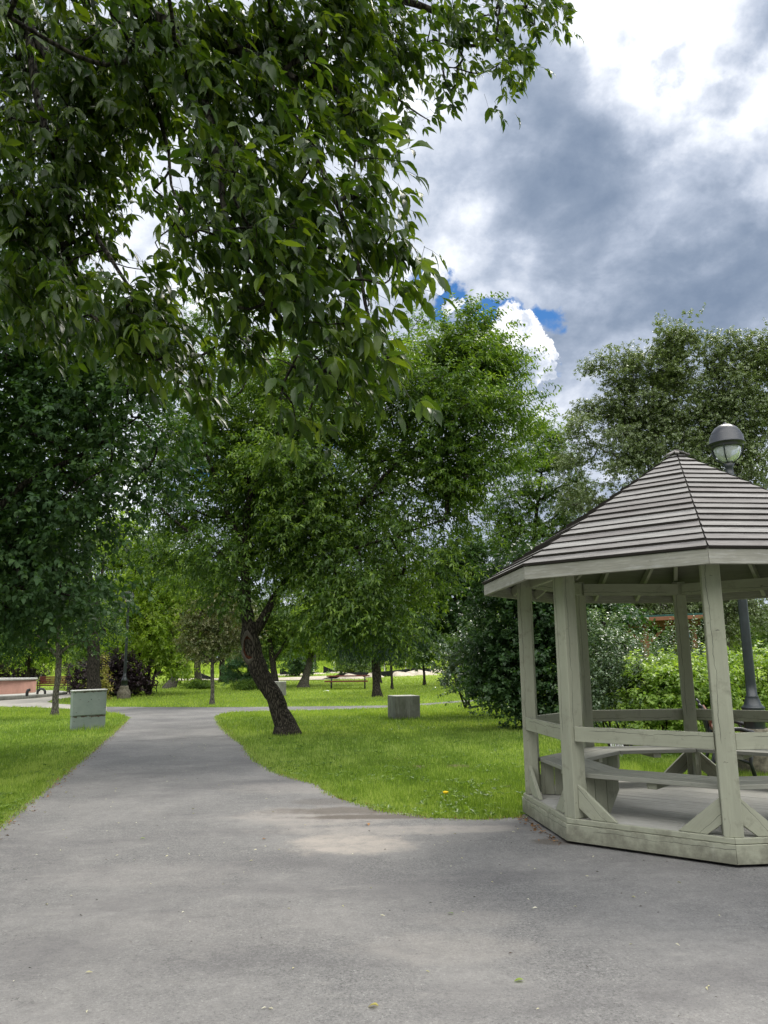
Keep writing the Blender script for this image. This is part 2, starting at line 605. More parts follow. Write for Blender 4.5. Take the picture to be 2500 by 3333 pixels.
def leaf_mat(name, cols, trans=.32, tcol=None, rough=.42, spec=.35, dead=0.):
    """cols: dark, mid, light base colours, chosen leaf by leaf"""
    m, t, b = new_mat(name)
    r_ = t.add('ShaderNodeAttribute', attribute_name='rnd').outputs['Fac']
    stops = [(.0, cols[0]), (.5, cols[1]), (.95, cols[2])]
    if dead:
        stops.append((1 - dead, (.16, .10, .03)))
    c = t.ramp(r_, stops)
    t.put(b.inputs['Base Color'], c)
    b.inputs['Roughness'].default_value = rough
    b.inputs['Specular IOR Level'].default_value = spec
    tr = t.add('ShaderNodeBsdfTranslucent')
    t.put(tr.inputs[0], t.mix(1.0, c, tcol or (2.0, 2.1, .7), 'MULTIPLY'))
    mx = t.add('ShaderNodeMixShader')
    mx.inputs[0].default_value = trans
    t.l.new(b.outputs[0], mx.inputs[1])
    t.l.new(tr.outputs[0], mx.inputs[2])
    t.l.new(mx.outputs[0], t.n['Material Output'].inputs['Surface'])
    return m


L_NEAR = leaf_mat('box_elder_leaf', ((.014, .034, .008), (.042, .078, .012), (.125, .175, .026)), .38, (2.2, 2.2, .5), .38, .35)
L_ELDER = leaf_mat('box_elder_leaf_far', ((.026, .056, .014), (.066, .122, .024), (.215, .300, .050)), .34)
L_DARK = leaf_mat('dark_linden_leaf', ((.020, .046, .018), (.040, .080, .028), (.090, .150, .045)), .24, (1.8, 2.1, .6), .6, .2)
L_LITE = leaf_mat('yellow_green_leaf', ((.10, .165, .025), (.20, .285, .045), (.34, .43, .08)), .45)
L_MID = leaf_mat('mid_green_leaf', ((.032, .068, .017), (.078, .140, .030), (.190, .280, .055)), .33)
L_POPLAR = leaf_mat('poplar_leaf', ((.080, .110, .050), (.145, .185, .085), (.29, .34, .20)), .25, (1.5, 1.6, .7), .4, .5, dead=.015)
L_RUST = leaf_mat('bronze_tinged_leaf', ((.050, .080, .026), (.115, .140, .048), (.26, .23, .14)), .30, (1.6, 1.5, .7))
L_PURPLE = leaf_mat('dark_purple_leaf', ((.018, .012, .014), (.035, .022, .026), (.07, .045, .05)), .12, (1.5, .8, .9), .5, .4)
L_CONI = leaf_mat('conifer_needles', ((.020, .045, .028), (.032, .068, .038), (.055, .10, .05)), .15)
L_FEATHER = leaf_mat('blue_green_needles', ((.05, .11, .065), (.08, .16, .09), (.12, .22, .12)), .3)
L_LILAC = leaf_mat('lilac_leaf', ((.020, .046, .020), (.040, .080, .032), (.085, .145, .055)), .28, (1.8, 2.2, .6), .42, .4)
L_SILVER = leaf_mat('glossy_shrub_leaf', ((.040, .075, .036), (.085, .135, .068), (.30, .36, .26)), .25, (1.8, 2., .8), .28, .6)
L_HYDR = leaf_mat('lime_hedge_leaf', ((.10, .17, .035), (.19, .29, .055), (.36, .44, .13)), .35)
L_GRASS = leaf_mat('grass_blade', ((.090, .155, .022), (.205, .310, .046), (.43, .50, .17)), .38, (1.7, 1.7, .7), .5, .25)
L_GRASS_FAR = leaf_mat('sunlit_grass', ((.20, .30, .038), (.32, .44, .06), (.48, .56, .14)), .35, (1.5, 1.5, .7), .6, .2)  # brighter than the near blades: sunlight on the far lawn put into the colour
L_YELLOW = leaf_mat('yellowing_leaf', ((.22, .24, .04), (.40, .38, .10), (.45, .30, .16)), .35, (1.3, 1.3, .7))


def bark_mat(name, c1, c2, c3, sc=1., strength=.9):
    m, t, b = new_mat(name)
    o = t.add('ShaderNodeTexCoord').outputs['Object']
    n1 = t.noise(t.mapping(o, (28 * sc, 28 * sc, 5 * sc)), 1., 6, .62, 1.2)
    n2 = t.noise(o, 1.2 * sc, 4, .6)
    vo = t.add('ShaderNodeTexVoronoi', feature='DISTANCE_TO_EDGE')
    t.put(vo.inputs['Vector'], t.vmath('ADD', t.mapping(o, (24 * sc, 24 * sc, 5.5 * sc)), t.noise(t.mapping(o, (20, 20, 7)), .8, 3, .5, 0, 1)))
    vo.inputs['Scale'].default_value = 1.
    rid = t.rng(vo.outputs['Distance'], .0, .25)
    h = t.math('MULTIPLY', rid, t.math('ADD', n1, .3))
    c = t.ramp(h, [(.05, c1), (.35, c2), (.8, c3)])
    c = t.mix(t.rng(n2, .45, .65, 0, .4), c, c2)
    t.put(b.inputs['Base Color'], c)
    b.inputs['Roughness'].default_value = .92
    b.inputs['Specular IOR Level'].default_value = .15
    t.put(b.inputs['Normal'], t.bump(h, strength, .03))
    return m


BARK = bark_mat('furrowed_bark', (.010, .009, .007), (.036, .031, .025), (.092, .080, .062))
BARK_DK = bark_mat('dark_bark', (.010, .009, .008), (.032, .028, .023), (.065, .056, .045))
BARK_LT = bark_mat('grey_bark', (.05, .045, .035), (.12, .11, .09), (.20, .185, .155))
BARK_BARE = flat_mat('smooth_callus_wood', (.085, .075, .062), .85, 0, .2, .45, 8, .6)
HOLLOW = flat_mat('rotten_reddish_heartwood', (.05, .018, .010), .9, 0, .1, .7, 18, .8)


def asphalt_mat():
    m, t, b = new_mat('worn_asphalt')
    o = t.add('ShaderNodeTexCoord').outputs['Object']
    fine = t.noise(o, 230, 3, .7)
    agg = t.noise(o, 62, 5, .78)
    mid = t.noise(o, 9, 6, .6)
    big = t.noise(t.mapping(o, (1, .8, 1)), .8, 5, .55)
    big2 = t.noise(t.mapping(o, (.55, 1.0, 1), (4, 2, 0)), .9, 6, .6, .4)
    c = t.ramp(t.math('ADD', t.math('MULTIPLY', agg, .6), t.math('MULTIPLY', fine, .4)), [(.38, (.025, .024, .024)), (.455, (.138, .135, .131)), (.56, (.194, .190, .184)), (.66, (.42, .41, .39))])
    c = t.mix(t.rng(big, .42, .62, 0, .60), c, (.245, .236, .224))
    c = t.mix(t.rng(mid, .42, .65, 0, .25), c, (.095, .092, .093))
    dark = t.rng(big2, .50, .66, 0, .50)
    c = t.mix(dark, c, (.092, .088, .091))

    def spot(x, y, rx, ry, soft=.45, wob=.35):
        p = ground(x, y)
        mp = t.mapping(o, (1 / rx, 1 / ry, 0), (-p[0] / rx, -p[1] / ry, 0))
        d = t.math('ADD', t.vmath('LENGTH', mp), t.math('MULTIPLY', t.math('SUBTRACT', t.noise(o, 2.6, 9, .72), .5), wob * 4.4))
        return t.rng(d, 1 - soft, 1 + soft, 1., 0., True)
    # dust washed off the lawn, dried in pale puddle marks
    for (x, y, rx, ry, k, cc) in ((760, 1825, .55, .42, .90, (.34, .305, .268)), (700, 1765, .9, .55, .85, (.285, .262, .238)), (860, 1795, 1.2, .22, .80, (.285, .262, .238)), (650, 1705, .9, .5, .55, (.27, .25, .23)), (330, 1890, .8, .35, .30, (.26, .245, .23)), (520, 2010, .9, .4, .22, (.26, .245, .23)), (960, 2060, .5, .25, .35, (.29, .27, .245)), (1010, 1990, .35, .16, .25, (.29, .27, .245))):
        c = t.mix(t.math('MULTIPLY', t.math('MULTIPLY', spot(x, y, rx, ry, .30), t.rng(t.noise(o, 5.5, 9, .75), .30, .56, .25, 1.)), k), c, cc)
    # damp soil dragged over the edge
    for (x, y, rx, ry, k) in ((745, 1752, .75, .22, .7), (840, 1768, 1.0, .13, .8), (700, 1735, .35, .25, .3), (1205, 1822, .22, .12, .7)):
        c = t.mix(t.math('MULTIPLY', spot(x, y, rx, ry, .35, .45), k), c, (.085, .070, .056))
    pit = t.noise(o, 27, 4, .8)
    c = t.mix(t.rng(pit, .60, .70, 0, .5), c, (.045, .043, .042))
    c = t.mix(t.rng(pit, .38, .28, 0, .5), c, (.33, .32, .30))
    # hairline cracks in a few stretches and gritty pale scuffs
    vc = t.add('ShaderNodeTexVoronoi', feature='DISTANCE_TO_EDGE')
    t.put(vc.inputs['Vector'], t.vmath('ADD', t.mapping(o, (1, 1, 0)), t.noise(t.mapping(o, (1, 1, 0)), 3.5, 5, .6, 0, 1)))
    vc.inputs['Scale'].default_value = .75
    hc = t.math('MULTIPLY', t.rng(vc.outputs['Distance'], .0, .006, .7, 0.), t.rng(t.noise(o, .55, 3, .5), .53, .60))
    c = t.mix(hc, c, (.04, .038, .037))
    gr = t.noise(t.mapping(o, (1.3, 3.2, 1)), 1.6, 10, .78)
    c = t.mix(t.rng(gr, .56, .70, 0, .42), c, (.30, .285, .262))
    c = t.mix(t.rng(gr, .44, .34, 0, .35), c, (.095, .09, .088))
    # old transverse seam across the path
    p0, p1 = ground(255, 1603), ground(505, 1590)
    ux, uy = (p1 - p0)[:2] / np.linalg.norm((p1 - p0)[:2])
    dln = t.vmath('DOT_PRODUCT', o, (float(-uy), float(ux), 0.))
    dln = t.math('SUBTRACT', dln, float(-uy * p0[0] + ux * p0[1]))
    dln = t.math('ADD', dln, t.math('MULTIPLY', t.math('SUBTRACT', t.noise(o, 1.1, 4, .6), .5), .5))
    al = t.math('SUBTRACT', t.vmath('DOT_PRODUCT', o, (float(ux), float(uy), 0.)), float(ux * p0[0] + uy * p0[1]))
    seam = t.math('MULTIPLY', t.rng(t.math('ABSOLUTE', dln), .015, .05, .75, 0.), t.rng(al, -.5, .5, 0., 1.))
    seam = t.math('MULTIPLY', seam, t.rng(al, 5.0, 6.0, 1., 0.))
    c = t.mix(seam, c, (.035, .033, .033))
    t.put(b.inputs['Base Color'], c)
    b.inputs['Roughness'].default_value = .82
    b.inputs['Specular IOR Level'].default_value = .3
    t.put(b.inputs['Normal'], t.bump(t.math('ADD', agg, t.math('MULTIPLY', fine, .6)), .55, .006))
    return m


BARE = ((902, 1657, .16), (985, 1655, .22), (1001, 1658, .14), (860, 1640, .10), (1088, 1700, .12))


def ground_mat():
    m, t, b = new_mat('lawn_soil_and_turf')
    o = t.add('ShaderNodeTexCoord').outputs['Object']
    n = t.noise(o, .35, 6, .6)
    n2 = t.noise(o, 9, 6, .7)
    n3 = t.noise(t.mapping(o, (.08, .35, 1)), 1., 5, .6)
    c = t.ramp(n2, [(.3, (.06, .105, .018)), (.5, (.11, .18, .030)), (.72, (.19, .25, .06))])
    c = t.mix(t.rng(n, .4, .65, 0, .45), c, (.12, .17, .035))
    sp = t.add('ShaderNodeSeparateXYZ')
    t.put(sp.inputs[0], o)
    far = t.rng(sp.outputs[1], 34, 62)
    cf = t.ramp(t.math('ADD', t.math('MULTIPLY', n3, .6), t.math('MULTIPLY', n2, .4)), [(.3, (.17, .26, .035)), (.5, (.25, .34, .055)), (.7, (.35, .40, .12))])  # distant turf tones raised, sunlight there is painted into the colour
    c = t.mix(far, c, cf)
    for (x, y, r_) in BARE:
        p = ground(x, y)
        d = t.vmath('LENGTH', t.mapping(o, (1 / r_, 1 / r_, 0), (-p[0] / r_, -p[1] / r_, 0)))
        c = t.mix(t.rng(t.math('ADD', d, t.math('MULTIPLY', t.math('SUBTRACT', t.noise(o, 9, 5, .6), .5), 1.2)), .7, 1.2, .85, 0.), c, (.14, .105, .065))
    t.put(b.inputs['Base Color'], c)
    b.inputs['Roughness'].default_value = .9
    b.inputs['Specular IOR Level'].default_value = .1
    t.put(b.inputs['Normal'], t.bump(n2, .7, .05))
    return m


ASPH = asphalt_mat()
GRND = ground_mat()
PLAZA = flat_mat('pale_concrete_paving', (.42, .39, .34), .85, 0, .2, .15, 1.2)
GRAVEL = flat_mat('tan_gravel', (.52, .46, .37), .95, 0, .1, .25, 3, .6)
SOIL = flat_mat('soil_edge', (.085, .065, .042), .95, 0, .1, .6, 30, 1.)


# ------------------------------------------------------------------ terrain and paths
def build_ground():
    xs = np.concatenate([np.linspace(-900, -120, 14), np.linspace(-100, 100, 51), np.linspace(120, 900, 14)])
    ys = np.unique(np.concatenate([np.array([-300, -100, -30]), HX[HX > -60], np.arange(0, 300, 4.)]))
    X, Y = np.meshgrid(xs, ys)
    V = np.stack([X.ravel(), Y.ravel(), hgt(Y.ravel())], 1)
    nx, ny = len(xs), len(ys)
    i = np.arange(nx - 1)[None, :] + np.arange(ny - 1)[:, None] * nx
    F = np.stack([i, i + 1, i + 1 + nx, i + nx], -1).reshape(-1, 4)
    tag(link('ground', np_mesh('ground', V, F), GRND), kind='structure')


build_ground()


def terrain_poly(name, pts, dz, mat, step=2.5, kind='structure'):
    P = np.array(pts)
    x0, y0 = P.min(0)
    x1, y1 = P.max(0)
    gx = np.arange(x0 + step / 2, x1, step)
    gy = np.arange(y0 + step / 2, y1, step)
    GX, GY = np.meshgrid(gx, gy)
    Q = np.stack([GX.ravel(), GY.ravel()], 1)
    Q = Q[inside(Q, P)]
    allp = [Vector(q) for q in P] + [Vector(q) for q in Q]
    n = len(P)
    r_ = delaunay_2d_cdt(allp, [(i, (i + 1) % n) for i in range(n)], [], 1, 1e-4)
    V = np.array([[v.x, v.y, hgt(v.y) + dz] for v in r_[0]])
    me = bpy.data.meshes.new(name)
    me.from_pydata([tuple(v) for v in V], [], [tuple(f) for f in r_[2]])
    o = link(name, me, mat)
    if kind:
        o['kind'] = kind
    return o


def inside(Q, P):
    x, y = Q[:, 0], Q[:, 1]
    c = np.zeros(len(Q), bool)
    n = len(P)
    for i in range(n):
        x1, y1 = P[i]
        x2, y2 = P[(i + 1) % n]
        if y1 == y2:
            continue
        m = (y1 > y) != (y2 > y)
        c ^= m & (x < (x2 - x1) * (y - y1) / (y2 - y1) + x1)
    return c


def smooth_poly(P, amp=.05, step=.25):
    out = []
    n = len(P)
    for i in range(n - 1):
        a, b = np.array(P[i]), np.array(P[i + 1])
        L = np.linalg.norm(b - a)
        k = max(1, int(L / step)) if L < 12 else 1
        for j in range(k):
            p = a + (b - a) * j / k
            if 0 < j:
                p = p + rng.normal(0, amp, 2)
            out.append(tuple(p))
    out.append(P[-1])
    return out


left_edge = [g2(*q) for q in ((0, 1784), (60, 1735), (130, 1678), (200, 1620), (240, 1585), (268, 1560), (276, 1551), (270, 1545), (255, 1541), (230, 1538))]
e0, e1 = np.array(left_edge[0]), np.array(left_edge[1])
ext = tuple(e0 + (e0 - e1) * 7)
right_edge = [g2(*q) for q in ((1100, 1513), (1000, 1517), (930, 1523), (840, 1529), (700, 1534), (590, 1536), (510, 1538), (474, 1543), (468, 1549), (476, 1567), (500, 1590), (530, 1612), (550, 1640), (600, 1672), (640, 1684), (690, 1697), (720, 1720), (770, 1738), (830, 1757), (940, 1771), (1040, 1772), (1122, 1768))]
top_edge = [g2(*q) for q in ((230, 1527), (464, 1528), (700, 1526), (840, 1524), (930, 1519), (1000, 1513), (1100, 1509))]
GC = np.array([3.3109, 8.4146])
GTH = 3.6362


def gcorner(i, R_):
    a = GTH + (i - 2) * PI / 4
    return GC + R_ * np.array([math.cos(a), math.sin(a)])


asph_poly = smooth_poly([ext] + left_edge) + smooth_poly(top_edge, .02) + smooth_poly(right_edge) + [tuple(gcorner(1, 1.9)), (4., 9.6), (6.2, 9.4), (11, 9.3), (16, 5), (16, -6), (ext[0], -6)]
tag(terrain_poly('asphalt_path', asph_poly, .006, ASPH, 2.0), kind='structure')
plaza_poly = [g2(*q) for q in ((230, 1538), (150, 1532), (75, 1528), (0, 1527), (-160, 1528), (-300, 1530), (-300, 1480), (-100, 1482), (10, 1497), (140, 1496), (195, 1494), (215, 1500), (160, 1506), (110, 1513), (102, 1517), (130, 1521), (180, 1524), (230, 1527))]
terrain_poly('concrete_plaza', plaza_poly, .010, PLAZA, 2.0)
gravel_poly = [g2(*q) for q in ((370, 1466), (470, 1466), (600, 1465), (700, 1461), (830, 1456), (830, 1462), (700, 1469), (600, 1471), (470, 1470), (370, 1471))]
terrain_poly('gravel_path', gravel_poly, .05, GRAVEL, 3.0)
hill_path = [g2(*q) for q in ((110, 1455), (150, 1446), (180, 1441), (300, 1438), (300, 1436), (180, 1438), (140, 1441), (105, 1449))]
terrain_poly('hillside_path', hill_path, .05, PLAZA, 4.0)
rpath = [g2(*q) for q in ((1480, 1440), (1560, 1437), (1700, 1441), (1700, 1446), (1560, 1443), (1480, 1447))]
terrain_poly('lawn_path', rpath, .05, PLAZA, 4.0)
# ------------------------------------------------------------------ gazebo
gz = thing('gazebo', 'octagonal sage green wooden gazebo with grey board roof at the asphalt edge', 'gazebo', (GC[0], GC[1], 0))


def gl(i, R_, z, rc=(0, 0)):
    a = GTH + (i - 2) * PI / 4
    return np.array([R_ * math.cos(a) + rc[0], R_ * math.sin(a) + rc[1], z])


def side_frame(i):
    """unit along, unit outward and side half length at R=1 for side i (corner i to i+1)"""
    a, b = gl(i, 1, 0), gl(i + 1, 1, 0)
    u = unit(b - a)
    m = (a + b) / 2
    return u, unit(m), np.linalg.norm(m)


def build_gazebo():
    C8 = math.cos(PI / 8)
    # deck boards running along the front side
    u, nrm, _ = side_frame(2)
    mb = MB()
    R_ = 1.86
    octo = [gl(i, R_, 0) for i in range(1, 9)]

    def ext_at(v):
        xs = []
        for k in range(8):
            a, b = octo[k], octo[(k + 1) % 8]
            va, vb = a @ nrm, b @ nrm
            if (va - v) * (vb - v) <= 0 and abs(va - vb) > 1e-6:
                t_ = (v - va) / (vb - va)
                xs.append(((a + (b - a) * t_) @ u))
        return (min(xs), max(xs)) if len(xs) > 1 else None
    wd = .092
    v = -R_ * C8 + .004
    while v < R_ * C8 - .01:
        v2 = min(v + wd - .007, R_ * C8 - .004)
        e1, e2 = ext_at(v), ext_at(v2)
        if e1 and e2:
            z0 = .188
            dz = random.uniform(-.0015, .0015)
            pr = [u * e1[0] + nrm * v, u * e1[1] + nrm * v, u * e2[1] + nrm * v2, u * e2[0] + nrm * v2]
            pr = [p + np.array([0, 0, z0 + dz]) for p in pr]
            mb.prism(pr, (0, 0, .03), 0, u, .002)
        v += wd
    mb.build('deck', DECK, gz)
    for i in range(1, 9):
        u, nm, ah = side_frame(i)

        def mitre(Ro, Ri, z0, z1, mat, name, rc=(0, 0)):
            m = MB()
            g_ = .9985
            a, b = gl(i, Ro, z0, rc), gl(i + 1, Ro, z0, rc)
            c, d = gl(i + 1, Ri, z0, rc), gl(i, Ri, z0, rc)
            mid = (a + b + c + d) / 4
            pr = [mid + (q - mid) * np.array([g_, g_, 1]) for q in (a, b, c, d)]
            m.prism(pr, (0, 0, z1 - z0), 0, u, .003)
            return m.build(name, mat, gz)
        mitre(1.915, 1.862, .030, .176, PAINT, 'skirt_board')
        mitre(1.900, 1.862, .180, .224, PAINT, 'skirt_board')
        # fascia and eave
        mitre(2.218, 2.175, 2.392, 2.517, PAINT_OLD, 'fascia_board', (-.033, .013))
        # post on the corner
        p = gl(i, 1.79, 0)
        rd = unit(p)
        td = np.array([-rd[1], rd[0], 0])
        m = MB()
        lean = td * random.uniform(-.012, .012)
        hh = 2.63
        m.beam(p + np.array([0, 0, .222]), p + lean + np.array([0, 0, hh]), td * .152, rd * .152, 0, .006)
        m.build('post', PAINT, gz)
        # header beam
        m = MB()
        a, b = gl(i, 1.72, 2.53), gl(i + 1, 1.72, 2.53)
        du = unit(b - a)
        m.beam(a + du * .03, b - du * .03, nm * .045, np.array([0, 0, .145]), 0, .003)
        m.build('header_beam', PAINT, gz)
        # corner braces, two per post, standing on the skirt
        for sgn, c0, Ld in ((1, gl(i, 1.86, .224), u), (-1, gl(i + 1, 1.86, .224), -u)):
            if i == 4 and False:
                continue
            m = MB()
            jit = random.uniform(-.008, .008)
            st = c0 + Ld * (.088)
            prof = [(0, .09), (.12, .0), (.36 + jit, 0), (0, .30 + jit)]
            pr = [st + Ld * x + np.array([0, 0, z]) for x, z in prof]
            pr = [q - nm * .045 for q in pr]
            m.prism(pr, nm * .040, 0, Ld + np.array([0, 0, -1.]), .003)
            m.build('corner_brace', PAINT, gz)
        # rail and seat on every side but the entrance
        if i != 4:
            m = MB()
            a, b = gl(i, 1.845, .965), gl(i + 1, 1.845, .965)
            m.beam(a + u * .082, b - u * .082, nm * .040, np.array([0, 0, .135]), 0, .004)
            m.build('rail', PAINT, gz)
            for Ro, Ri in ((1.715, 1.475), (1.468, 1.215)):
                m = MB()
                dz = random.uniform(-.002, .002)
                pr = [gl(i, Ro, .565 + dz), gl(i + 1, Ro, .565 + dz), gl(i + 1, Ri, .565 + dz), gl(i, Ri, .565 + dz)]
                mid = sum(pr) / 4
                pr = [mid + (q - mid) * np.array([.9965, .9965, 1]) for q in pr]
                m.prism(pr, (0, 0, .04), 0, u, .004)
                m.build('bench_seat', SEAT, gz)
            # bearer under the middle of the seat
            m = MB()
            mm = (gl(i, 1, 0) + gl(i + 1, 1, 0)) / 2
            mm = unit(mm)
            m.beam(mm * 1.16 + np.array([0, 0, .535]), mm * 1.54 + np.array([0, 0, .535]), u * .09, np.array([0, 0, .05]), 0, .003)
            m.build('seat_bearer', PAINT, gz)
        # radial bench panel of three planks at each post
        if i not in (4, 5):
            rr = [1.70, 1.555, 1.41, 1.25]
            m = MB()
            zi = lambda r_: np.interp(r_, [1.25, 1.38, 2], [.42, .222, .222])
            for k in range(3):
                r1, r0 = rr[k] - .003, rr[k + 1] + .003
                pts2 = [(r1, .222), (max(r0, 1.38), .222)] if r0 < 1.38 else [(r1, .222), (r0, .222)]
                if r0 < 1.38:
                    pts2.append((r0, .42))
                pts2 += [(r0, .562), (r1, .562)]
                pr = [rd * r_ + np.array([0, 0, z]) - td * .018 for r_, z in pts2]
                m.prism(pr, td * .036, 0, (0, 0, 1), .003)
            m.build('bench_support', PAINT, gz)
        # rafters: hip and two jacks
        RC = np.array([-.033, .013, 0])
        apex = np.array([0, 0, 3.80]) + RC
        e = gl(i, 2.165, 2.44) + RC
        m = MB()
        dd = unit(apex - e)
        m.beam(e, e + dd * (np.linalg.norm(apex - e) - .08), td * .045, np.cross(dd, td) * .10, 0, .002)
        m.build('rafter', PAINT, gz)
        for fr in (.33, .67):
            q0 = (gl(i, 2.17, 2.45) * (1 - fr) + gl(i + 1, 2.17, 2.45) * fr) + RC
            k = .62 if fr < .5 else .62
            hip = (gl(i, 1, 0) if fr < .5 else gl(i + 1, 1, 0))
            # jack rafter runs square to the eave until it meets the hip
            inward = -nm
            L = 2.17 * math.sin(PI / 8) * 2
            run = (L * min(fr, 1 - fr)) / math.tan(PI / 8)
            slope = (3.80 - 2.44) / (2.17 * C8)
            q1 = q0 + inward * run + np.array([0, 0, slope * run])
            m = MB()
            dd = unit(q1 - q0)
            m.beam(q0, q1, u * .04, np.cross(dd, u) * .09, 0, .002)
            m.build('rafter', PAINT, gz)
    # roof boards
    RC = np.array([-.033, .013, 0])
    N = 18
    RE = 2.232
    zE, zA = 2.522, 3.90
    for i in range(1, 9):
        u, nm, ah = side_frame(i)
        m = MB()
        a0 = RE * C8
        for j in range(N):
            s0, s1 = j / N, (j + 1.08) / N
            if j == N - 1:
                s1 = .985
            lift0 = .024 + random.uniform(-.004, .004)
            lift1 = .004
            R0, R1 = RE * (1 - s0), RE * (1 - s1)
            n3 = unit(nm * (zA - zE) + np.array([0, 0, 1.]) * a0)
            z0, z1 = zE + (zA - zE) * s0, zE + (zA - zE) * s1
            ua, ub = gl(i, R0, z0) + RC, gl(i + 1, R0, z0) + RC
            va, vb = gl(i, R1, z1) + RC, gl(i + 1, R1, z1) + RC
            e = .004
            ua, ub, va, vb = ua + u * e, ub - u * e, va + u * e, vb - u * e
            wob = [random.uniform(-.003, .003) for _ in range(2)]
            ta, tb = ua + n3 * (lift0 + wob[0]), ub + n3 * (lift0 + wob[1])
            ca, cb_ = va + n3 * lift1, vb + n3 * lift1
            off = random.uniform(0, 50)
            offv = random.uniform(0, 50)
            Lh = np.linalg.norm(ub - ua) / 2
            Lt = np.linalg.norm(vb - va) / 2
            wdt = np.linalg.norm(va - ua)
            m.poly([ta, tb, cb_, ca], [(off - Lh, offv), (off + Lh, offv), (off + Lt, offv + wdt), (off - Lt, offv + wdt)], 0)
            m.poly([ua - n3 * .002, ub - n3 * .002, tb, ta], [(off - Lh, offv), (off + Lh, offv), (off + Lh, offv + .03), (off - Lh, offv + .03)], 1)
            m.poly([ua, ta, ca, va], [(off, offv), (off, offv + .03), (off + .1, offv + .03), (off + .1, offv)], 1)
            m.poly([ub, vb, cb_, tb], [(off, offv), (off + .1, offv), (off + .1, offv + .03), (off, offv + .03)], 1)
        me = bpy.data.meshes.new('roof_panel')
        m.bm.to_mesh(me)
        at_ = me.attributes.new('rnd', 'FLOAT', 'FACE')
        vals = np.repeat(np.random.default_rng(i).uniform(0, 1, N), 4)
        at_.data.foreach_set('value', vals.astype(np.float32))
        m.bm.free()
        link('roof_panel', me, [ROOF, ROOF_BUTT], gz)
    # sheathing under the boards, seen from inside
    m = MB()
    for i in range(1, 9):
        a, b = gl(i, RE - .02, zE - .014) + RC, gl(i + 1, RE - .02, zE - .014) + RC
        ap = np.array([0, 0, zA - .014]) + RC
        m.poly([a, b, ap], [(0, 0), (1.7, 0), (.85, 2.3)])
        m.poly([b - (0, 0, .012), a - (0, 0, .012), ap - (0, 0, .012)], [(1.7, 0), (0, 0), (.85, 2.3)])
    m.build('roof_sheathing', UNDER, gz)
    # capping splints
    m = MB()
    for i in range(1, 9):
        p = gl(i, .13, 3.875) + RC
        q = gl(i, .0, 3.935) + RC
        u_, nm_, _ = side_frame(i)
        m.beam(p, q, u_ * .05, np.array([0, 0, .014]), 0, .002)
    m.build('roof_cap', ROOF, gz)


build_gazebo()


# ------------------------------------------------------------------ lamp posts
def glass_mat():
    m, t, b = new_mat('lamp_glass')
    b.inputs['Base Color'].default_value = (.80, .84, .86, 1)
    b.inputs['Roughness'].default_value = .12
    b.inputs['Transmission Weight'].default_value = .55
    b.inputs['IOR'].default_value = 1.2
    return m


GLASS = glass_mat()


def lamp_post(loc, label, group):
    r_ = thing('street_lamp', label, 'street lamp', loc, .6, group)
    m = MB()
    m.lathe([(.15, .62), (.15, .86), (.165, .865), (.17, .89), (.155, .905), (.17, .92), (.165, .94), (.145, .955), (.12, .99), (.10, 1.06), (.092, 1.09), (.095, 1.10), (.078, 1.11), (.074, 1.3), (.062, 4.42), (.06, 4.5), (.085, 4.51), (.085, 4.53), (.062, 4.54), (.055, 4.66), (.09, 4.72), (.03, 4.73)], n=24)
    m.build('pole', POLE, r_)
    m = MB()
    m.lathe([(.02, 5.41), (.03, 5.40), (.03, 5.375), (.10, 5.36), (.17, 5.315), (.216, 5.25), (.238, 5.20), (.240, 5.19), (.256, 5.175), (.262, 5.08), (.278, 5.065), (.284, 5.05), (.272, 5.04), (.25, 5.035), (.24, 5.00), (.235, 4.985), (.2, 4.98), (0, 4.98)], n=32)
    m.build('lamp_cap', LCAP, r_)
    m = MB()
    pr = [(0.0, 4.735)] + [(.205 * math.sin(a), 4.99 - .255 * math.cos(a)) for a in [PI / 2 * k / 10 for k in range(1, 11)]]
    m.lathe(pr, n=32)
    g_ = m.build('lamp_globe', GLASS, r_)
    m = MB()
    m.lathe([(0, 4.80), (.055, 4.80), (.06, 4.97), (0, 4.97)], n=12)
    m.build('bulb_housing', WHITEP, r_)
    for k in range(4):
        a = k * PI / 2 + .35
        m = MB()
        pts = [(.235 * math.cos(a), .235 * math.sin(a), 5.0)]
        for j in range(0, 9):
            th = PI / 2 - PI / 2 * j / 9
            pts.append(((.222 * math.sin(th) + .01) * math.cos(a), (.222 * math.sin(th) + .01) * math.sin(a), 4.99 - .262 * math.cos(th)))
        pts.append((.05 * math.cos(a), .05 * math.sin(a), 4.68))
        m.tube(pts, .011, 6)
        m.build('globe_rib', POLE, r_)
    m = MB()
    m.lathe([(.33, -.05), (.33, .30), (.315, .335), (.30, .34), (.295, .36), (.26, .44), (.23, .46), (.225, .50), (.22, .56), (.20, .60), (.19, .63), (0.1, .63)], n=20)
    m.build('footing', BARKSTONE, r_)
    return r_


LAMPG = 'street lamps in the park'
lp = lamp_post((5.53, 12.10, 0), 'tall black lamp post with domed glass lantern behind the gazebo', LAMPG)
g = ground(267, 1509)
lp2 = copy_tree(lp, None, 'dark lamp post on a round stone footing before the purple shrubs', LAMPG)
lp2.location = tuple(g)


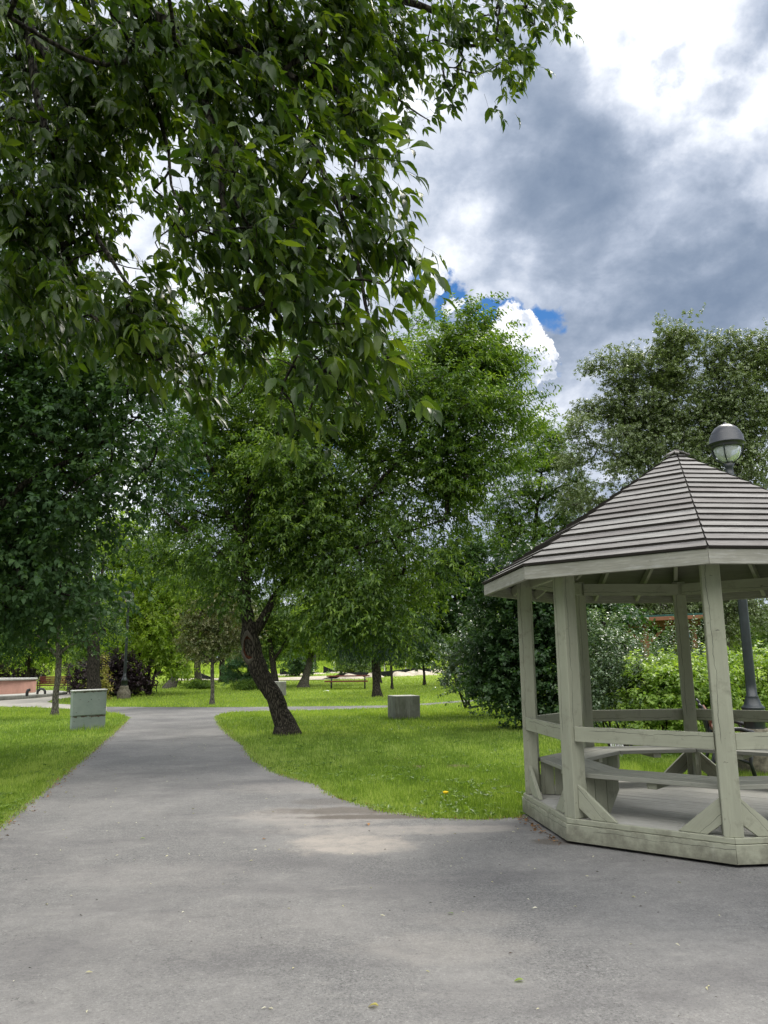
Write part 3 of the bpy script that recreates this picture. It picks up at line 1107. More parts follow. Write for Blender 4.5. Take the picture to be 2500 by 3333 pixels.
# ------------------------------------------------------------------ utility cabinet
def cabinet():
    a = np.array([-8.39, 21.5])
    b = np.array([-7.66, 21.95])
    d = unit(b - a)
    n = np.array([d[1], -d[0]])          # faces the camera
    ang = math.atan2(d[1], d[0])
    W = float(np.linalg.norm(b - a))
    mid = (a + b) / 2 - n * .16
    r_ = thing('utility_cabinet', 'chipped grey green metal utility cabinet standing in the left lawn', 'cabinet', (mid[0], mid[1], 0), ang)
    r_.rotation_euler[1] = -.022
    m = MB()
    m.box((0, 0, .175), (W, .30, .39), 0, 0, .006, 0)
    m.build('base', CAB, r_)
    m = MB()
    m.box((0, .0, .70), (W + .015, .32, .65), 0, 0, .008, 0)
    m.build('body', CAB, r_)
    m = MB()
    m.box((0, -.165, .70), (W - .06, .012, .62), 0, 0, .003, 0)
    m.build('door', CAB, r_)
    m = MB()
    m.box((0, -.01, 1.04), (W + .05, .38, .035), 0, 0, .01, 0)
    m.build('lid', RIM, r_)
    m = MB()
    m.tube([(.04, -.176, .80), (.04, -.168, .80)], .012, 8)
    m.build('lock', IRON, r_)


cabinet()


def cube_block(x, y, Y0, w_, d_, h_, rz, label):
    m = MB()
    m.box((0, 0, h_ / 2 - .03), (w_, d_, h_ + .06), 0, 0, .012, 0)
    o = m.build('concrete_block', CONC)
    o.location = (x, y, hgt(y))
    o.rotation_euler = (0, 0, rz)
    tag(o, label, 'concrete block', 'grey concrete blocks on the lawns')
    return o


cube_block(.55, 25.0, 0, .80, .80, .70, .30, 'dark streaked concrete cube on the lawn left of the big bush')
g = ground(606, 1503)
cube_block(g[0] - .1, g[1], 0, .75, .75, .72, .1, 'pale concrete cube half hidden behind the leaning trunk')


# ------------------------------------------------------------------ park benches
def park_bench(loc, rz, label, W=1.8):
    r_ = thing('park_bench', label, 'bench', loc, rz, 'red slatted park benches with black iron arms')
    for k in range(4):
        m = MB()
        m.beam((-W / 2, -.42 + k * .105, .44 - k * .012), (W / 2, -.42 + k * .105, .44 - k * .012), np.array([0, .085, 0]), np.array([0, 0, .03]), 0, .004)
        m.build('seat_slat', REDWOOD, r_)
    for k in range(4):
        z = .55 + k * .115
        y = .0 + k * .032
        m = MB()
        m.beam((-W / 2, y, z), (W / 2, y, z), np.array([0, .028, 0]), np.array([0, -.01, .09]), 0, .004)
        m.build('back_slat', REDWOOD, r_)
    for s in (-1, 1):
        x = s * (W / 2 - .05)
        m = MB()
        m.tube([(x, .03, .40), (x, .06, .55), (x, .12, .80), (x, .16, 1.0), (x, .20, 1.03)], [.03, .03, .028, .024, .02], 8)
        m.tube([(x, .03, .40), (x, -.2, .40), (x, -.45, .42)], .028, 8)
        m.tube([(x, .03, .41), (x, .09, .2), (x, .16, 0.)], [.03, .026, .03], 8)
        m.tube([(x, -.42, .42), (x, -.40, .25), (x, -.46, .0)], [.03, .024, .03], 8)
        m.tube([(x, -.40, .25), (x, -.2, .33), (x, .08, .25)], .02, 8)
        m.tube([(x, .08, .66), (x, -.1, .70), (x, -.32, .70), (x, -.46, .66), (x, -.52, .58), (x, -.48, .51), (x, -.43, .52)], [.026, .028, .03, .03, .026, .022, .02], 8)
        m.tube([(x, -.43, .42), (x, -.46, .5), (x, -.44, .60), (x, -.38, .69)], .02, 8)
        m.build('arm_frame', IRON, r_)
    return r_


BENCHG = 'red slatted park benches with black iron arms'
b1 = park_bench((0, 0, 0), 0, 'red slatted bench with black scrolled arms beyond the pink round basin')
g = ground(117, 1496)
b1.location = tuple(g)
b1.rotation_euler[2] = .12
b2 = copy_tree(b1, None, 'red slatted bench half hidden behind the gazebo rails', BENCHG)
b2.location = (4.86, 11.98, 0)
b2.rotation_euler[2] = 1.22
b3 = copy_tree(b1, None, 'dark bench in deep shade at the foot of the purple shrubs', BENCHG)
g = ground(306, 1497)
b3.location = tuple(g)
b3.rotation_euler[2] = 2.4


# ------------------------------------------------------------------ picnic table
g = ground(712 + 40, 1488)
pt = thing('picnic_table', 'red brown picnic table with thin black legs on the far lawn', 'picnic table', tuple(g), .04)
PW = 2.55
m = MB()
for k in range(4):
    m.beam((-PW / 2, -.3 + k * .2, .76), (PW / 2, -.3 + k * .2, .76), np.array([0, .185, 0]), np.array([0, 0, .07]), 0, .004)
m.build('table_top', REDWOOD, pt)
for s in (-1, 1):
    m = MB()
    m.beam((-PW / 2 - .12, s * .72, .45), (PW / 2 - .1, s * .72, .45), np.array([0, .26, 0]), np.array([0, 0, .06]), 0, .004)
    m.build('bench_seat', REDWOOD, pt)
for x in (-1.0, 1.0):
    m = MB()
    for y in (-.3, .3):
        m.tube([(x, y, .0), (x, y, .74)], .036, 6)
    for y in (-.78, .78):
        m.tube([(x, y * .95, .43), (x, y, .0)], .036, 6)
    m.tube([(x, -.8, .40), (x, .8, .40)], .022, 6)
    m.tube([(x, -.35, .72), (x, .35, .72)], .022, 6)
    m.build('leg_frame', IRON, pt)


# ------------------------------------------------------------------ round basin
def basin():
    R_ = 5.6
    e = ground(79, 1506)
    cy = e[1] + 1.0
    an = math.atan2(e[0], e[1]) - math.asin(R_ / math.hypot(e[0] - R_, cy))
    cx = math.tan(an) * cy
    z0 = hgt(cy)
    r_ = thing('round_basin', 'low round basin with faded pink wall and pale stone rim', 'basin', (cx, cy, z0))
    m = MB()
    m.lathe([(R_, -.3), (R_, .86), (R_ - .35, .86), (R_ - .35, .30), (0, .30)], n=96)
    m.build('wall', PINK, r_)
    m = MB()
    m.lathe([(R_ - .40, .862), (R_ + .05, .862), (R_ + .05, .95), (R_ - .40, .95), (R_ - .40, .862)], n=96)
    m.build('rim', RIM, r_)
    m = MB()
    m.lathe([(R_ + .01, -.3), (R_ + 1.65, -.3), (R_ + 1.65, .14), (R_ + 1.5, .17), (R_ + .01, .17)], n=96)
    m.build('plinth', CONC, r_)
    # pipe work standing on the plinth
    def pipe(x, y, pts, rad, label):
        d = ray(x, y)
        # stand it on the plinth top
        Y = (z0 + .17 - EYE) / (d[2] / d[1])
        p = np.array([d[0] / d[1] * Y, Y, z0 + .17])
        q = MB()
        q.tube(pts, rad, 12)
        o = q.build('pipe', IRON)
        o.location = tuple(p)
        tag(o, label, 'pipe')
        return o
    pipe(89, 1499, [(-.2, 0, 0), (-.19, 0, .13), (-.12, 0, .23), (0, 0, .27), (.12, 0, .23), (.19, 0, .13), (.2, 0, 0)], .06, 'curved black pipe hoop on the basin plinth near the bench')
    pipe(58, 1503.5, [(0, 0, 0), (0, 0, .18), (.03, 0, .27), (.13, 0, .29)], .07, 'short black pipe elbow against the pink basin wall')


basin()


# ------------------------------------------------------------------ far low barriers, mounds, stakes
def barrier(pts, h_, label, base=True):
    """black low board fence following points; pts of (x,y) world"""
    r_ = thing('silt_fence', label, 'silt fence', (pts[0][0], pts[0][1], hgt(pts[0][1])), 0, 'low black silt fences on the far lawn')
    o0 = np.array([pts[0][0], pts[0][1], hgt(pts[0][1])])
    m = MB()
    n = len(pts)
    for i in range(n - 1):
        a = np.array([*pts[i], hgt(pts[i][1]) + h_[i] / 2]) - o0
        b = np.array([*pts[i + 1], hgt(pts[i + 1][1]) + h_[i + 1] / 2]) - o0
        d = unit((b - a) * np.array([1, 1, 0]))
        nn = np.array([-d[1], d[0], 0]) * .03
        pr = [a - nn - (0, 0, h_[i] / 2 + .1), b - nn - (0, 0, h_[i + 1] / 2 + .1), b - nn + (0, 0, h_[i + 1] / 2), a - nn + (0, 0, h_[i] / 2)]
        m.prism(pr, nn * 2, 0, d)
    m.build('fence_cloth', BLACKF, r_)
    return r_


def sp_(x, y):                       # far ground point from the 1659-wide zoom of the far lawn
    return ground((900 + x * .33153) / 1.507, (2100 + y * .33153) / 1.507)


def pt2(x, y):
    q = sp_(x, y)
    return (q[0], q[1])


barrier([pt2(33, 298), pt2(180, 296)], [.6, .1], 'short black silt fence wedge, first from the leaning trunk')
barrier([pt2(255, 288), pt2(400, 284)], [.6, .1], 'short black silt fence wedge behind the slanting far trunk')
barrier([pt2(460, 276), pt2(610, 274)], [.75, .1], 'short black silt fence wedge left above the picnic table')
barrier([pt2(445, 338), pt2(660, 332), pt2(800, 322), pt2(900, 316)], [.05, .48, .48, .42], 'black silt fence behind the picnic table')
barrier([pt2(900, 316), pt2(1010, 312), pt2(1120, 308), pt2(1230, 292), pt2(1340, 286), pt2(1540, 270)], [.2, .45, .5, .5, .58, .42], 'long black silt fence behind the thin saplings')
a_ = ground((350 + 920 * .33153) / 1.507, (2050 + 486 * .33153) / 1.507)
b_ = ground((350 + 1040 * .33153) / 1.507, (2050 + 492 * .33153) / 1.507)
barrier([(a_[0], a_[1]), (b_[0], b_[1])], [.5, .15], 'short black silt fence wedge seen through the small bronze tree')

for k, (x, y, wx, hz) in enumerate(((110, 298, 4.2, .25), (340, 286, 3.4, .22), (560, 276, 3.6, .22), (700, 334, 3.4, .45), (940, 318, 2.2, .42), (1190, 306, 3.6, .42), (1400, 296, 4.0, .5), (1560, 272, 3., .4))):
    q = sp_(x, y)
    m = MB()
    bm = m.bm
    nn = 22
    rings = []
    for j, rr in enumerate((1., .8, .55, .3)):
        rings.append([bm.verts.new((rr * wx / 2 * math.cos(a) * random.uniform(.9, 1.1), rr * 1.1 * math.sin(a), hz * (1 - rr ** 1.6) * random.uniform(.9, 1.1) - .05)) for a in [2 * PI * i / nn for i in range(nn)]])
    top = bm.verts.new((0, 0, hz))
    for A, B in zip(rings, rings[1:]):
        for i in range(nn):
            bm.faces.new((A[i], A[(i + 1) % nn], B[(i + 1) % nn], B[i]))
    for i in range(nn):
        bm.faces.new((rings[-1][i], rings[-1][(i + 1) % nn], top))
    o = m.build('gravel_mound', GRAVEL)
    o.location = (q[0], q[1] + .9, hgt(q[1] + .9))
    names = ['first from the leaning trunk, left of the slanting far trunk', 'behind the slanting far trunk', 'above the left end of the picnic table', 'seen between table top and seat of the picnic table',
             'just left of the straight conifer trunk', 'right of the thin staked sapling', 'below the young maple crown', 'beside the light bush at the far right end']
    tag(o, 'pale gravel mound ' + names[k], 'gravel mound', 'pale mounds along the silt fences')

for k, (x, y) in enumerate(((148, 280, ), (366, 266), (565, 256), (833, 290), (1063, 288), (1272, 266), (1465, 262))):
    q = sp_(x, y + 12)
    m = MB()
    m.box((0, 0, .55), (.09, .09, 1.2), 0, 0, .01)
    o = m.build('stake', WHITEP)
    o.location = (q[0], q[1], hgt(q[1]))
    names = ['behind the first silt fence wedge', 'behind the slanting far trunk', 'behind the third silt fence wedge', 'behind the picnic table', 'right of the conifer trunk', 'between the two thin young trees', 'right of the young maple trunk']
    tag(o, 'white stake ' + names[k], 'stake', 'white stakes along the silt fences')

# T shaped exercise posts
for k, (x, y0, y1) in enumerate(((868, 300, 188), (1122, 300, 190))):
    q = sp_(x, y0)
    H = (y0 - y1) * .33153 / FPX * q[1]
    r_ = thing('tee_post', ('black T shaped post standing behind the picnic table' if k == 0 else 'black T shaped post beside the thin staked sapling'), 'post', tuple(q), 0, 'black T shaped posts on the far lawn')
    m = MB()
    m.tube([(0, 0, -.1), (0, 0, H)], .07, 8)
    m.build('upright', IRON, r_)
    m = MB()
    m.beam((-.62, 0, H), (.62, 0, H), np.array([0, .2, 0]), np.array([0, 0, .10]))
    m.build('crossbar', IRON, r_)

# notice box on a post
q = sp_(368, 262)
r_ = thing('notice_box', 'dark box on a stout post beyond the slanting far trunk', 'notice box', tuple(q))
m = MB()
m.box((0, 0, 1.1), (.42, .42, 2.4), 0, 0, .02)
m.build('post', IRON, r_)
m = MB()
m.prism([(-.75, -.4, 2.3), (.75, -.4, 2.3), (.6, -.4, 3.1), (-.4, -.4, 3.2)], (0, .8, 0), 0, (1, 0, 0), .02)
m.build('box', IRON, r_)

# thin poles at the far left
for x, y, y2, lab in ((72, 1474, 1427, 'thin dark pole beside the low purple shrub'), (28, 1470, 1411, 'dark pole rising behind the low purple shrub')):
    q = ground(x, y)
    H = (y - y2) * 1.507 / FPX * q[1] + 3
    m = MB()
    m.tube([(0, 0, -.1), (0, 0, H)], .10, 8)
    m.tube([(0, 0, -.1), (0, 0, .5)], .16, 8)
    o = m.build('pole', POLE)
    o.location = tuple(q)
    tag(o, lab, 'pole')
for x, y, y2, lab in ((738, 1462, 1417, 'thin grey pole behind the third silt fence wedge'),):
    q = ground(x, y)
    m = MB()
    m.tube([(0, 0, -.1), (0, 0, 3.4)], .06, 6)
    o = m.build('pole', STEEL)
    o.location = tuple(q)
    tag(o, lab, 'pole')

# scrap of paper on the far lawn
q = sp_(483, 466)
m = MB()
m.poly([(-.16, -.1, .04), (.02, -.12, .09), (.04, .1, .10), (-.14, .1, .05)])
m.poly([(.02, -.12, .09), (.19, -.08, .05), (.17, .12, .08), (.04, .1, .10)])
o = m.build('paper_scrap', WHITEP)
o.location = (q[0], q[1], q[2] + .03)
tag(o, 'crumpled white paper scrap on the grass before the picnic table', 'paper')

# white wire basket behind the gazebo
q = np.array([2.98 + .4, 12.4, 0])
q = ground(1334, 1634)
m = MB()
R1, Hh = .085, .17
sc_ = q[1] / 12.
for k in range(16):
    a = 2 * PI * k / 16
    m.tube([(R1 * .8 * math.cos(a), R1 * .8 * math.sin(a), 0), (R1 * math.cos(a), R1 * math.sin(a), Hh)], .004, 4)
for z, r2 in ((0, .8), (.055, .87), (.11, .93), (.17, 1.0)):
    m.tube([(R1 * r2 * math.cos(a), R1 * r2 * math.sin(a), z) for a in [2 * PI * k / 20 for k in range(21)]], .0045, 4, cap=False)
o = m.build('wire_basket', WHITEP)
o.location = (q[0], q[1], .01)
o.scale = (1.3, 1.3, 1.3)
tag(o, 'small white wire basket in the grass behind the gazebo bench', 'basket')


# ------------------------------------------------------------------ timber pavilion far behind
def pavilion():
    Y = 44.
    z0 = hgt(Y)
    P = lambda x, y, Yq=Y: sight(x, y, Yq)
    xa, xb = P(1390, 1400)[0], P(1452, 1400)[0]
    xl = P(1345, 1400)[0]
    r_ = thing('pavilion', 'reddish timber park pavilion with green edged roof behind the shrubs', 'pavilion', (xa, Y, z0))
    L0 = np.array([xa, Y, z0])
    zr = P(1400, 1345)[2] - z0
    for k, (dx, dy) in enumerate(((0.15, 0), (2.9, .2), (.15, 3.2), (2.9, 3.2), (-2.6, 0), (-2.6, 3.2))):
        m = MB()
        m.box((dx, dy, zr / 2), (.30, .30, zr), 0, 0, .02)
        m.build('post', TIMBER, r_)
    for dy in (0, 3.2):
        m = MB()
        m.beam((-2.8, dy - .2, zr - .15), (3.2, dy - .2, zr + .0), np.array([0, .12, 0]), np.array([0, 0, .36]), 0, .01)
        m.build('beam', TIMBER, r_)
    for s in (-1, 1):
        m = MB()
        m.beam((.15 + s * .1, -.05, zr - 1.2), (.15 + s * 1.1, -.05, zr - .25), np.array([0, .12, 0]), np.array([0, 0, .2]), 0, .01)
        m.build('knee_brace', TIMBER, r_)
    m = MB()
    m.prism([(-3.6, -.9, zr + .10), (3.9, -.9, zr + .35), (3.9, 4., zr - .25), (-3.6, 4., zr - .5)], (0, 0, .14), 0, (1, 0, 0), .02)
    m.build('roof', GREENROOF, r_)
    m = MB()
    m.beam((-3.6, -.92, zr + .03), (3.9, -.92, zr + .28), np.array([0, .05, 0]), np.array([0, 0, .20]), 0, .01)
    m.build('fascia', TIMBER, r_)
    m = MB()
    m.lathe([(0, -.28), (.2, -.22), (.28, 0), (.2, .22), (0, .28)], (2.25, -.3, zr - .75), 12)
    m.build('round_sign', BLUE, r_)
    # lectern sign in front
    q = ground(1378, 1500)
    Yl = 38.
    b = P(1375, 1500, Yl)
    b = np.array([P(1378, 1440, Yl)[0], Yl, hgt(Yl)])
    s_ = thing('lectern_sign', 'slanted information board on a red post before the pavilion', 'sign', tuple(b), -.2)
    zt = P(1378, 1431, Yl)[2] - b[2]
    m = MB()
    m.box((0, 0, zt / 2), (.22, .14, zt), 0, 0, .01)
    m.build('post', REDWOOD, s_)
    m = MB()
    m.beam((-.5, -.1, zt + .12), (.35, -.1, zt - .12), np.array([0, .6, .0]), np.array([0, 0, .05]), 0, .005)
    m.build('panel', STEEL, s_)


pavilion()
# ------------------------------------------------------------------ foliage
def T_(v, f):
    return np.array(v, float), np.array(f, int)


# leaf templates: x along the leaf, y across, z up; all triangles
LEAF2 = T_([(0, 0, 0), (.42, .5, .10), (1, 0, -.10), (.42, -.5, .10)], [(0, 2, 1), (0, 3, 2)])
_v = [(0, 0, 0), (.30, 0, -.01), (.62, 0, -.03), (1, 0, -.16)]
LEAF_MID = T_(_v + [(.22, .42, .07), (.55, .40, .05), (.22, -.42, .07), (.55, -.40, .05)],
              [(0, 1, 4), (1, 5, 4), (1, 2, 5), (2, 3, 5), (0, 6, 1), (1, 6, 7), (1, 7, 2), (2, 7, 3)])
_m = [(0, 0, 0), (.10, 0, .0), (.28, 0, .015), (.48, 0, .01), (.66, 0, -.02), (.82, 0, -.07), (1, 0, -.15)]
_l = [(.10, .18, .04), (.26, .47, .08), (.44, .50, .07), (.60, .37, .03), (.645, .40, .03), (.80, .17, -.04)]
_Vn = _m + _l + [(a, -b, c) for a, b, c in _l]
_Fn = []
for s, o_ in ((1, 7), (-1, 13)):
    L = [0] + [o_ + i for i in range(6)] + [6]
    tri = [(0, 1, L[1]), (1, 2, L[2]), (1, L[2], L[1]), (2, 3, L[3]), (2, L[3], L[2]), (3, 4, L[4]), (3, L[4], L[3]), (4, L[5], L[4]), (4, 5, L[6]), (4, L[6], L[5]), (5, 6, L[6])]
    _Fn += [t if s > 0 else (t[0], t[2], t[1]) for t in tri]
LEAF_NEAR = T_(_Vn, _Fn)
BLADE = T_([(0, .5, 0), (0, -.5, 0), (1, 0, 0)], [(0, 1, 2)])


def leaf_mesh(name, pos, d, n, L, W, tpl, rnd, curl=None):
    """place one template per leaf"""
    V0, F0 = tpl
    d = unit(d)
    n = n - d * np.sum(n * d, 1, keepdims=True)
    n = unit(n)
    s = np.cross(n, d)
    z = V0[:, 2]
    if curl is None:
        curl = np.ones(len(pos))
    V = (pos[:, None, :] + d[:, None, :] * (V0[None, :, 0:1] * L[:, None, None])
         + s[:, None, :] * (V0[None, :, 1:2] * W[:, None, None])
         + n[:, None, :] * (z[None, :, None] * (L * curl)[:, None, None]))
    nl, nv = len(pos), len(V0)
    F = F0[None] + (np.arange(nl) * nv)[:, None, None]
    return np_mesh(name, V.reshape(-1, 3), F.reshape(-1, 3), True if len(F0) > 2 else False, np.repeat(rnd, len(F0)))


def tubes_mesh(name, segs, n=6, thin=()):
    """segs: list of (points (k,3), radii (k)) swept as open tubes in one mesh"""
    VV, FF = [], []
    off = 0
    main = n
    for P, R_, n in [(P, R_, main) for P, R_ in segs] + [(P, R_, 5) for P, R_ in thin]:
        an = np.linspace(0, 2 * PI, n, endpoint=False)
        ca, sa = np.cos(an), np.sin(an)
        P = np.asarray(P, float)
        R_ = np.asarray(R_, float)
        k = len(P)
        T = np.gradient(P, axis=0)
        T = unit(T)
        ref = np.array([1., 0, 0]) if abs(T[0, 0]) < .8 else np.array([0, 1., 0])
        A = unit(ref - T * (T @ ref)[:, None])
        B = np.cross(T, A)
        ring = P[:, None, :] + (A[:, None, :] * ca[None, :, None] + B[:, None, :] * sa[None, :, None]) * R_[:, None, None]
        VV.append(ring.reshape(-1, 3))
        i = np.arange(k - 1)[:, None] * n
        j = np.arange(n)[None, :]
        j2 = (j + 1) % n
        q = np.stack([i + j, i + j2, i + n + j2, i + n + j], -1).reshape(-1, 4) + off
        FF.append(q)
        off += k * n
    return np_mesh(name, np.concatenate(VV), np.concatenate(FF), True)


def catmull(P, R_, step):
    P = np.asarray(P, float)
    R_ = np.asarray(R_, float)
    out, ro = [], []
    Pe = np.vstack([2 * P[0] - P[1], P, 2 * P[-1] - P[-2]])
    for i in range(len(P) - 1):
        p0, p1, p2, p3 = Pe[i:i + 4]
        m = max(2, int(np.linalg.norm(p2 - p1) / step))
        for t in np.linspace(0, 1, m, endpoint=False):
            out.append(.5 * ((2 * p1) + (p2 - p0) * t + (2 * p0 - 5 * p1 + 4 * p2 - p3) * t * t + (3 * p1 - 3 * p2 + p3 - p0) * t ** 3))
            ro.append(R_[i] * (1 - t) + R_[i + 1] * t)
    out.append(P[-1])
    ro.append(R_[-1])
    return np.array(out), np.array(ro)


def bumpy(segP, segR, amp=.06, seed=0):
    r2 = np.random.default_rng(seed)
    return segP + r2.normal(0, 1, segP.shape) * (segR[:, None] * amp), segR * (1 + r2.normal(0, amp * .6, len(segR)))


def grow(limbs, clumps, rmin=.012, step=.35, jitter=.12):
    """connect clump centres to the limbs, nearest first; returns extra tube segments"""
    nodes = np.concatenate([l[0] for l in limbs])
    noder = np.concatenate([l[1] for l in limbs])
    par = [-1] * len(nodes)
    segs = []
    n0 = len(nodes)
    d0 = np.min(np.linalg.norm(clumps[:, None] - nodes[None], axis=2), axis=1)
    order = np.argsort(d0)
    pos = list(nodes)
    link_ = {}
    arr = np.array(pos)
    idxs = []
    for o in order:
        c = clumps[o]
        dd = np.linalg.norm(arr - c, axis=1)
        # prefer lower attachment points, so that branches rise
        dd = dd + .35 * np.maximum(arr[:, 2] - c[2], 0)
        k = int(np.argmin(dd))
        idxs.append((k, len(arr)))
        arr = np.vstack([arr, c])
        link_[len(arr) - 1] = k
    cnt = np.ones(len(arr))
    for k, ci in idxs[::-1]:
        if k >= n0:
            cnt[k] += cnt[ci]
    for k, ci in idxs:
        a, b = arr[k], arr[ci]
        L = np.linalg.norm(b - a)
        if L < .02:
            continue
        ra = rmin * cnt[ci] ** .48 * 1.15
        if k < n0:
            ra = min(ra, noder[k] * .85)
        rb = max(rmin * .5, rmin * (cnt[ci] - 1) ** .48 if cnt[ci] > 1 else rmin * .5)
        mid = (a + b) / 2 + rng.normal(0, jitter * L, 3) + np.array([0, 0, -.06 * L])
        P, R_ = catmull([a, mid, b], [ra, (ra + rb) / 2, rb], max(step, L / 5))
        segs.append((P, R_))
    return segs


def sample_lobes(lobes, K, shell=.45, dens=None):
    lobes = np.array(lobes, float)                     # cx cy cz rx ry rz
    wgt = lobes[:, 3] * lobes[:, 5] * (1 if dens is None else np.array(dens))
    wgt = wgt / wgt.sum()
    idx = rng.choice(len(lobes), K, p=wgt)
    dr = unit(rng.normal(0, 1, (K, 3)))
    rr = rng.uniform(0, 1, K) ** shell
    return lobes[idx, :3] + dr * rr[:, None] * lobes[idx, 3:6], idx


def crown(name, clumps, centre, S, m, rc, L, W, tpl, mat, parent, droop=.4, up=.5, out=.5, shoot=.35, label=None, wide=.35, fan=True, thin=0.):
    """clumps -> shoots -> leaves"""
    K = len(clumps)
    rcl = rng.uniform(0, 1, K)
    off = rng.normal(0, 1, (K, S, 3)) * rc * np.array([1.15, 1.15, .58])
    base = clumps[:, None, :] + off
    outw = unit(base - centre)
    axis = unit(outw * out + np.array([0, 0, up]) + unit(off) * .6 + rng.normal(0, .35, (K, S, 3)))
    N = K * S
    base, axis = base.reshape(N, 3), axis.reshape(N, 3)
    t = (np.arange(m) + rng.uniform(0, 1, (N, 1))) / m
    sl = shoot * rng.uniform(.6, 1.3, (N, 1, 1))
    sag = np.array([0, 0, -1.]) * (t ** 2)[..., None] * sl * droop * .5
    pos = base[:, None, :] + axis[:, None, :] * t[..., None] * sl + sag
    # leaves leave the shoot all round
    a = rng.uniform(0, 2 * PI, (N, 1)) + np.arange(m)[None] * 2.4
    ref = unit(np.cross(axis, np.array([.3, .2, 1.]) + rng.normal(0, .05, (N, 3))))
    bi = np.cross(axis, ref)
    rad = ref[:, None] * np.cos(a)[..., None] + bi[:, None] * np.sin(a)[..., None]
    d = rad * .9 + axis[:, None] * .55 + np.array([0, 0, -droop]) + rng.normal(0, .2, (N, m, 3))
    n = np.array([0, 0, 1.]) + rad * .25 + outw.reshape(N, 1, 3) * .35 + rng.normal(0, .38, (N, m, 3))
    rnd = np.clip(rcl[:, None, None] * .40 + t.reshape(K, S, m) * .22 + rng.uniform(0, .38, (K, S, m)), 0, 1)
    pos, d, n, rnd = pos.reshape(-1, 3), d.reshape(-1, 3), n.reshape(-1, 3), rnd.reshape(-1)
    if thin:
        k = rng.uniform(0, 1, len(pos)) > thin
        pos, d, n, rnd = pos[k], d[k], n[k], rnd[k]
    q = rng.uniform(.65, 1.2, len(pos))
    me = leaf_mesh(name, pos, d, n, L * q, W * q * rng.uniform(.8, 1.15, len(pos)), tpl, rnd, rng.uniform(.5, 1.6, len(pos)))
    o = link(name, me, mat, parent)
    if label:
        o['label'] = label
    return o


def PX(Y):
    return 1.507 / FPX * Y


def lobes_px(rows, Y, flat=1.0, dy=0.):
    """rows of (x, y, r[, dY[, rz]]) in view pixels at depth Y -> world ellipsoids"""
    out = []
    for r_ in rows:
        x, y, r = r_[:3]
        dY = r_[3] if len(r_) > 3 else 0.
        rz = r_[4] if len(r_) > 4 else r
        Yq = Y + dY
        c = sight(x, y, Yq)
        k = PX(Yq)
        out.append((*c, r * k, r * k * flat, rz * k))
    return out


def limb_px(pts, Y, dY=None):
    """pts of (x, y, width_px) -> world points, radii"""
    P, R_ = [], []
    for i, p in enumerate(pts):
        Yq = Y + (p[3] if len(p) > 3 else 0.)
        P.append(sight(p[0], p[1], Yq))
        R_.append(p[2] / 2 * PX(Yq))
    return P, R_


def tree(name, label, cat, limbs, lobes, K=90, S=9, m=8, rc=.35, L=.09, W=.04, tpl=LEAF2, mat=None, bark=None, group=None, rmin=.012,
         droop=.4, up=.5, out=.5, shoot=.35, shell=.45, thin=0., step=.3, root=None, sides=8, joint=None, flare=True, extra=None):
    """a thing: trunk (with limbs), crown"""
    LS = []
    for P, R_ in limbs:
        P2, R2 = catmull(P, R_, step)
        LS.append((P2, R2))
    root = np.array(limbs[0][0][0] if root is None else root, float)
    t = thing(name, label, cat, tuple(root), 0, group)
    cl, _ = sample_lobes(lobes, K, shell)
    centre = np.mean(np.array(lobes)[:, :3], 0)
    br = grow(LS, cl, rmin, step)
    tr = [bumpy(P, R_, .05, i) for i, (P, R_) in enumerate(LS)]
    if flare:
        P, R_ = tr[0]
        s_ = np.linalg.norm(P - P[0], axis=1)
        R_ = R_ * (1 + .60 * np.exp(-s_ / (R_[0] * 1.1 + .01)))
        P = np.vstack([P[0] - np.array([0, 0, .25]), P])
        R_ = np.concatenate([[R_[0] * 1.1], R_])
        tr[0] = (P, R_)
    sh = lambda segs: [(P - root, R_) for P, R_ in segs]
    link('trunk', tubes_mesh('trunk', sh(tr), 14 if sides > 6 else 8, sh(br)), bark, t)
    crown('crown', cl - root, centre - root, S, m, rc, L, W, tpl, mat, t, droop, up, out, shoot, thin=thin)
    return t


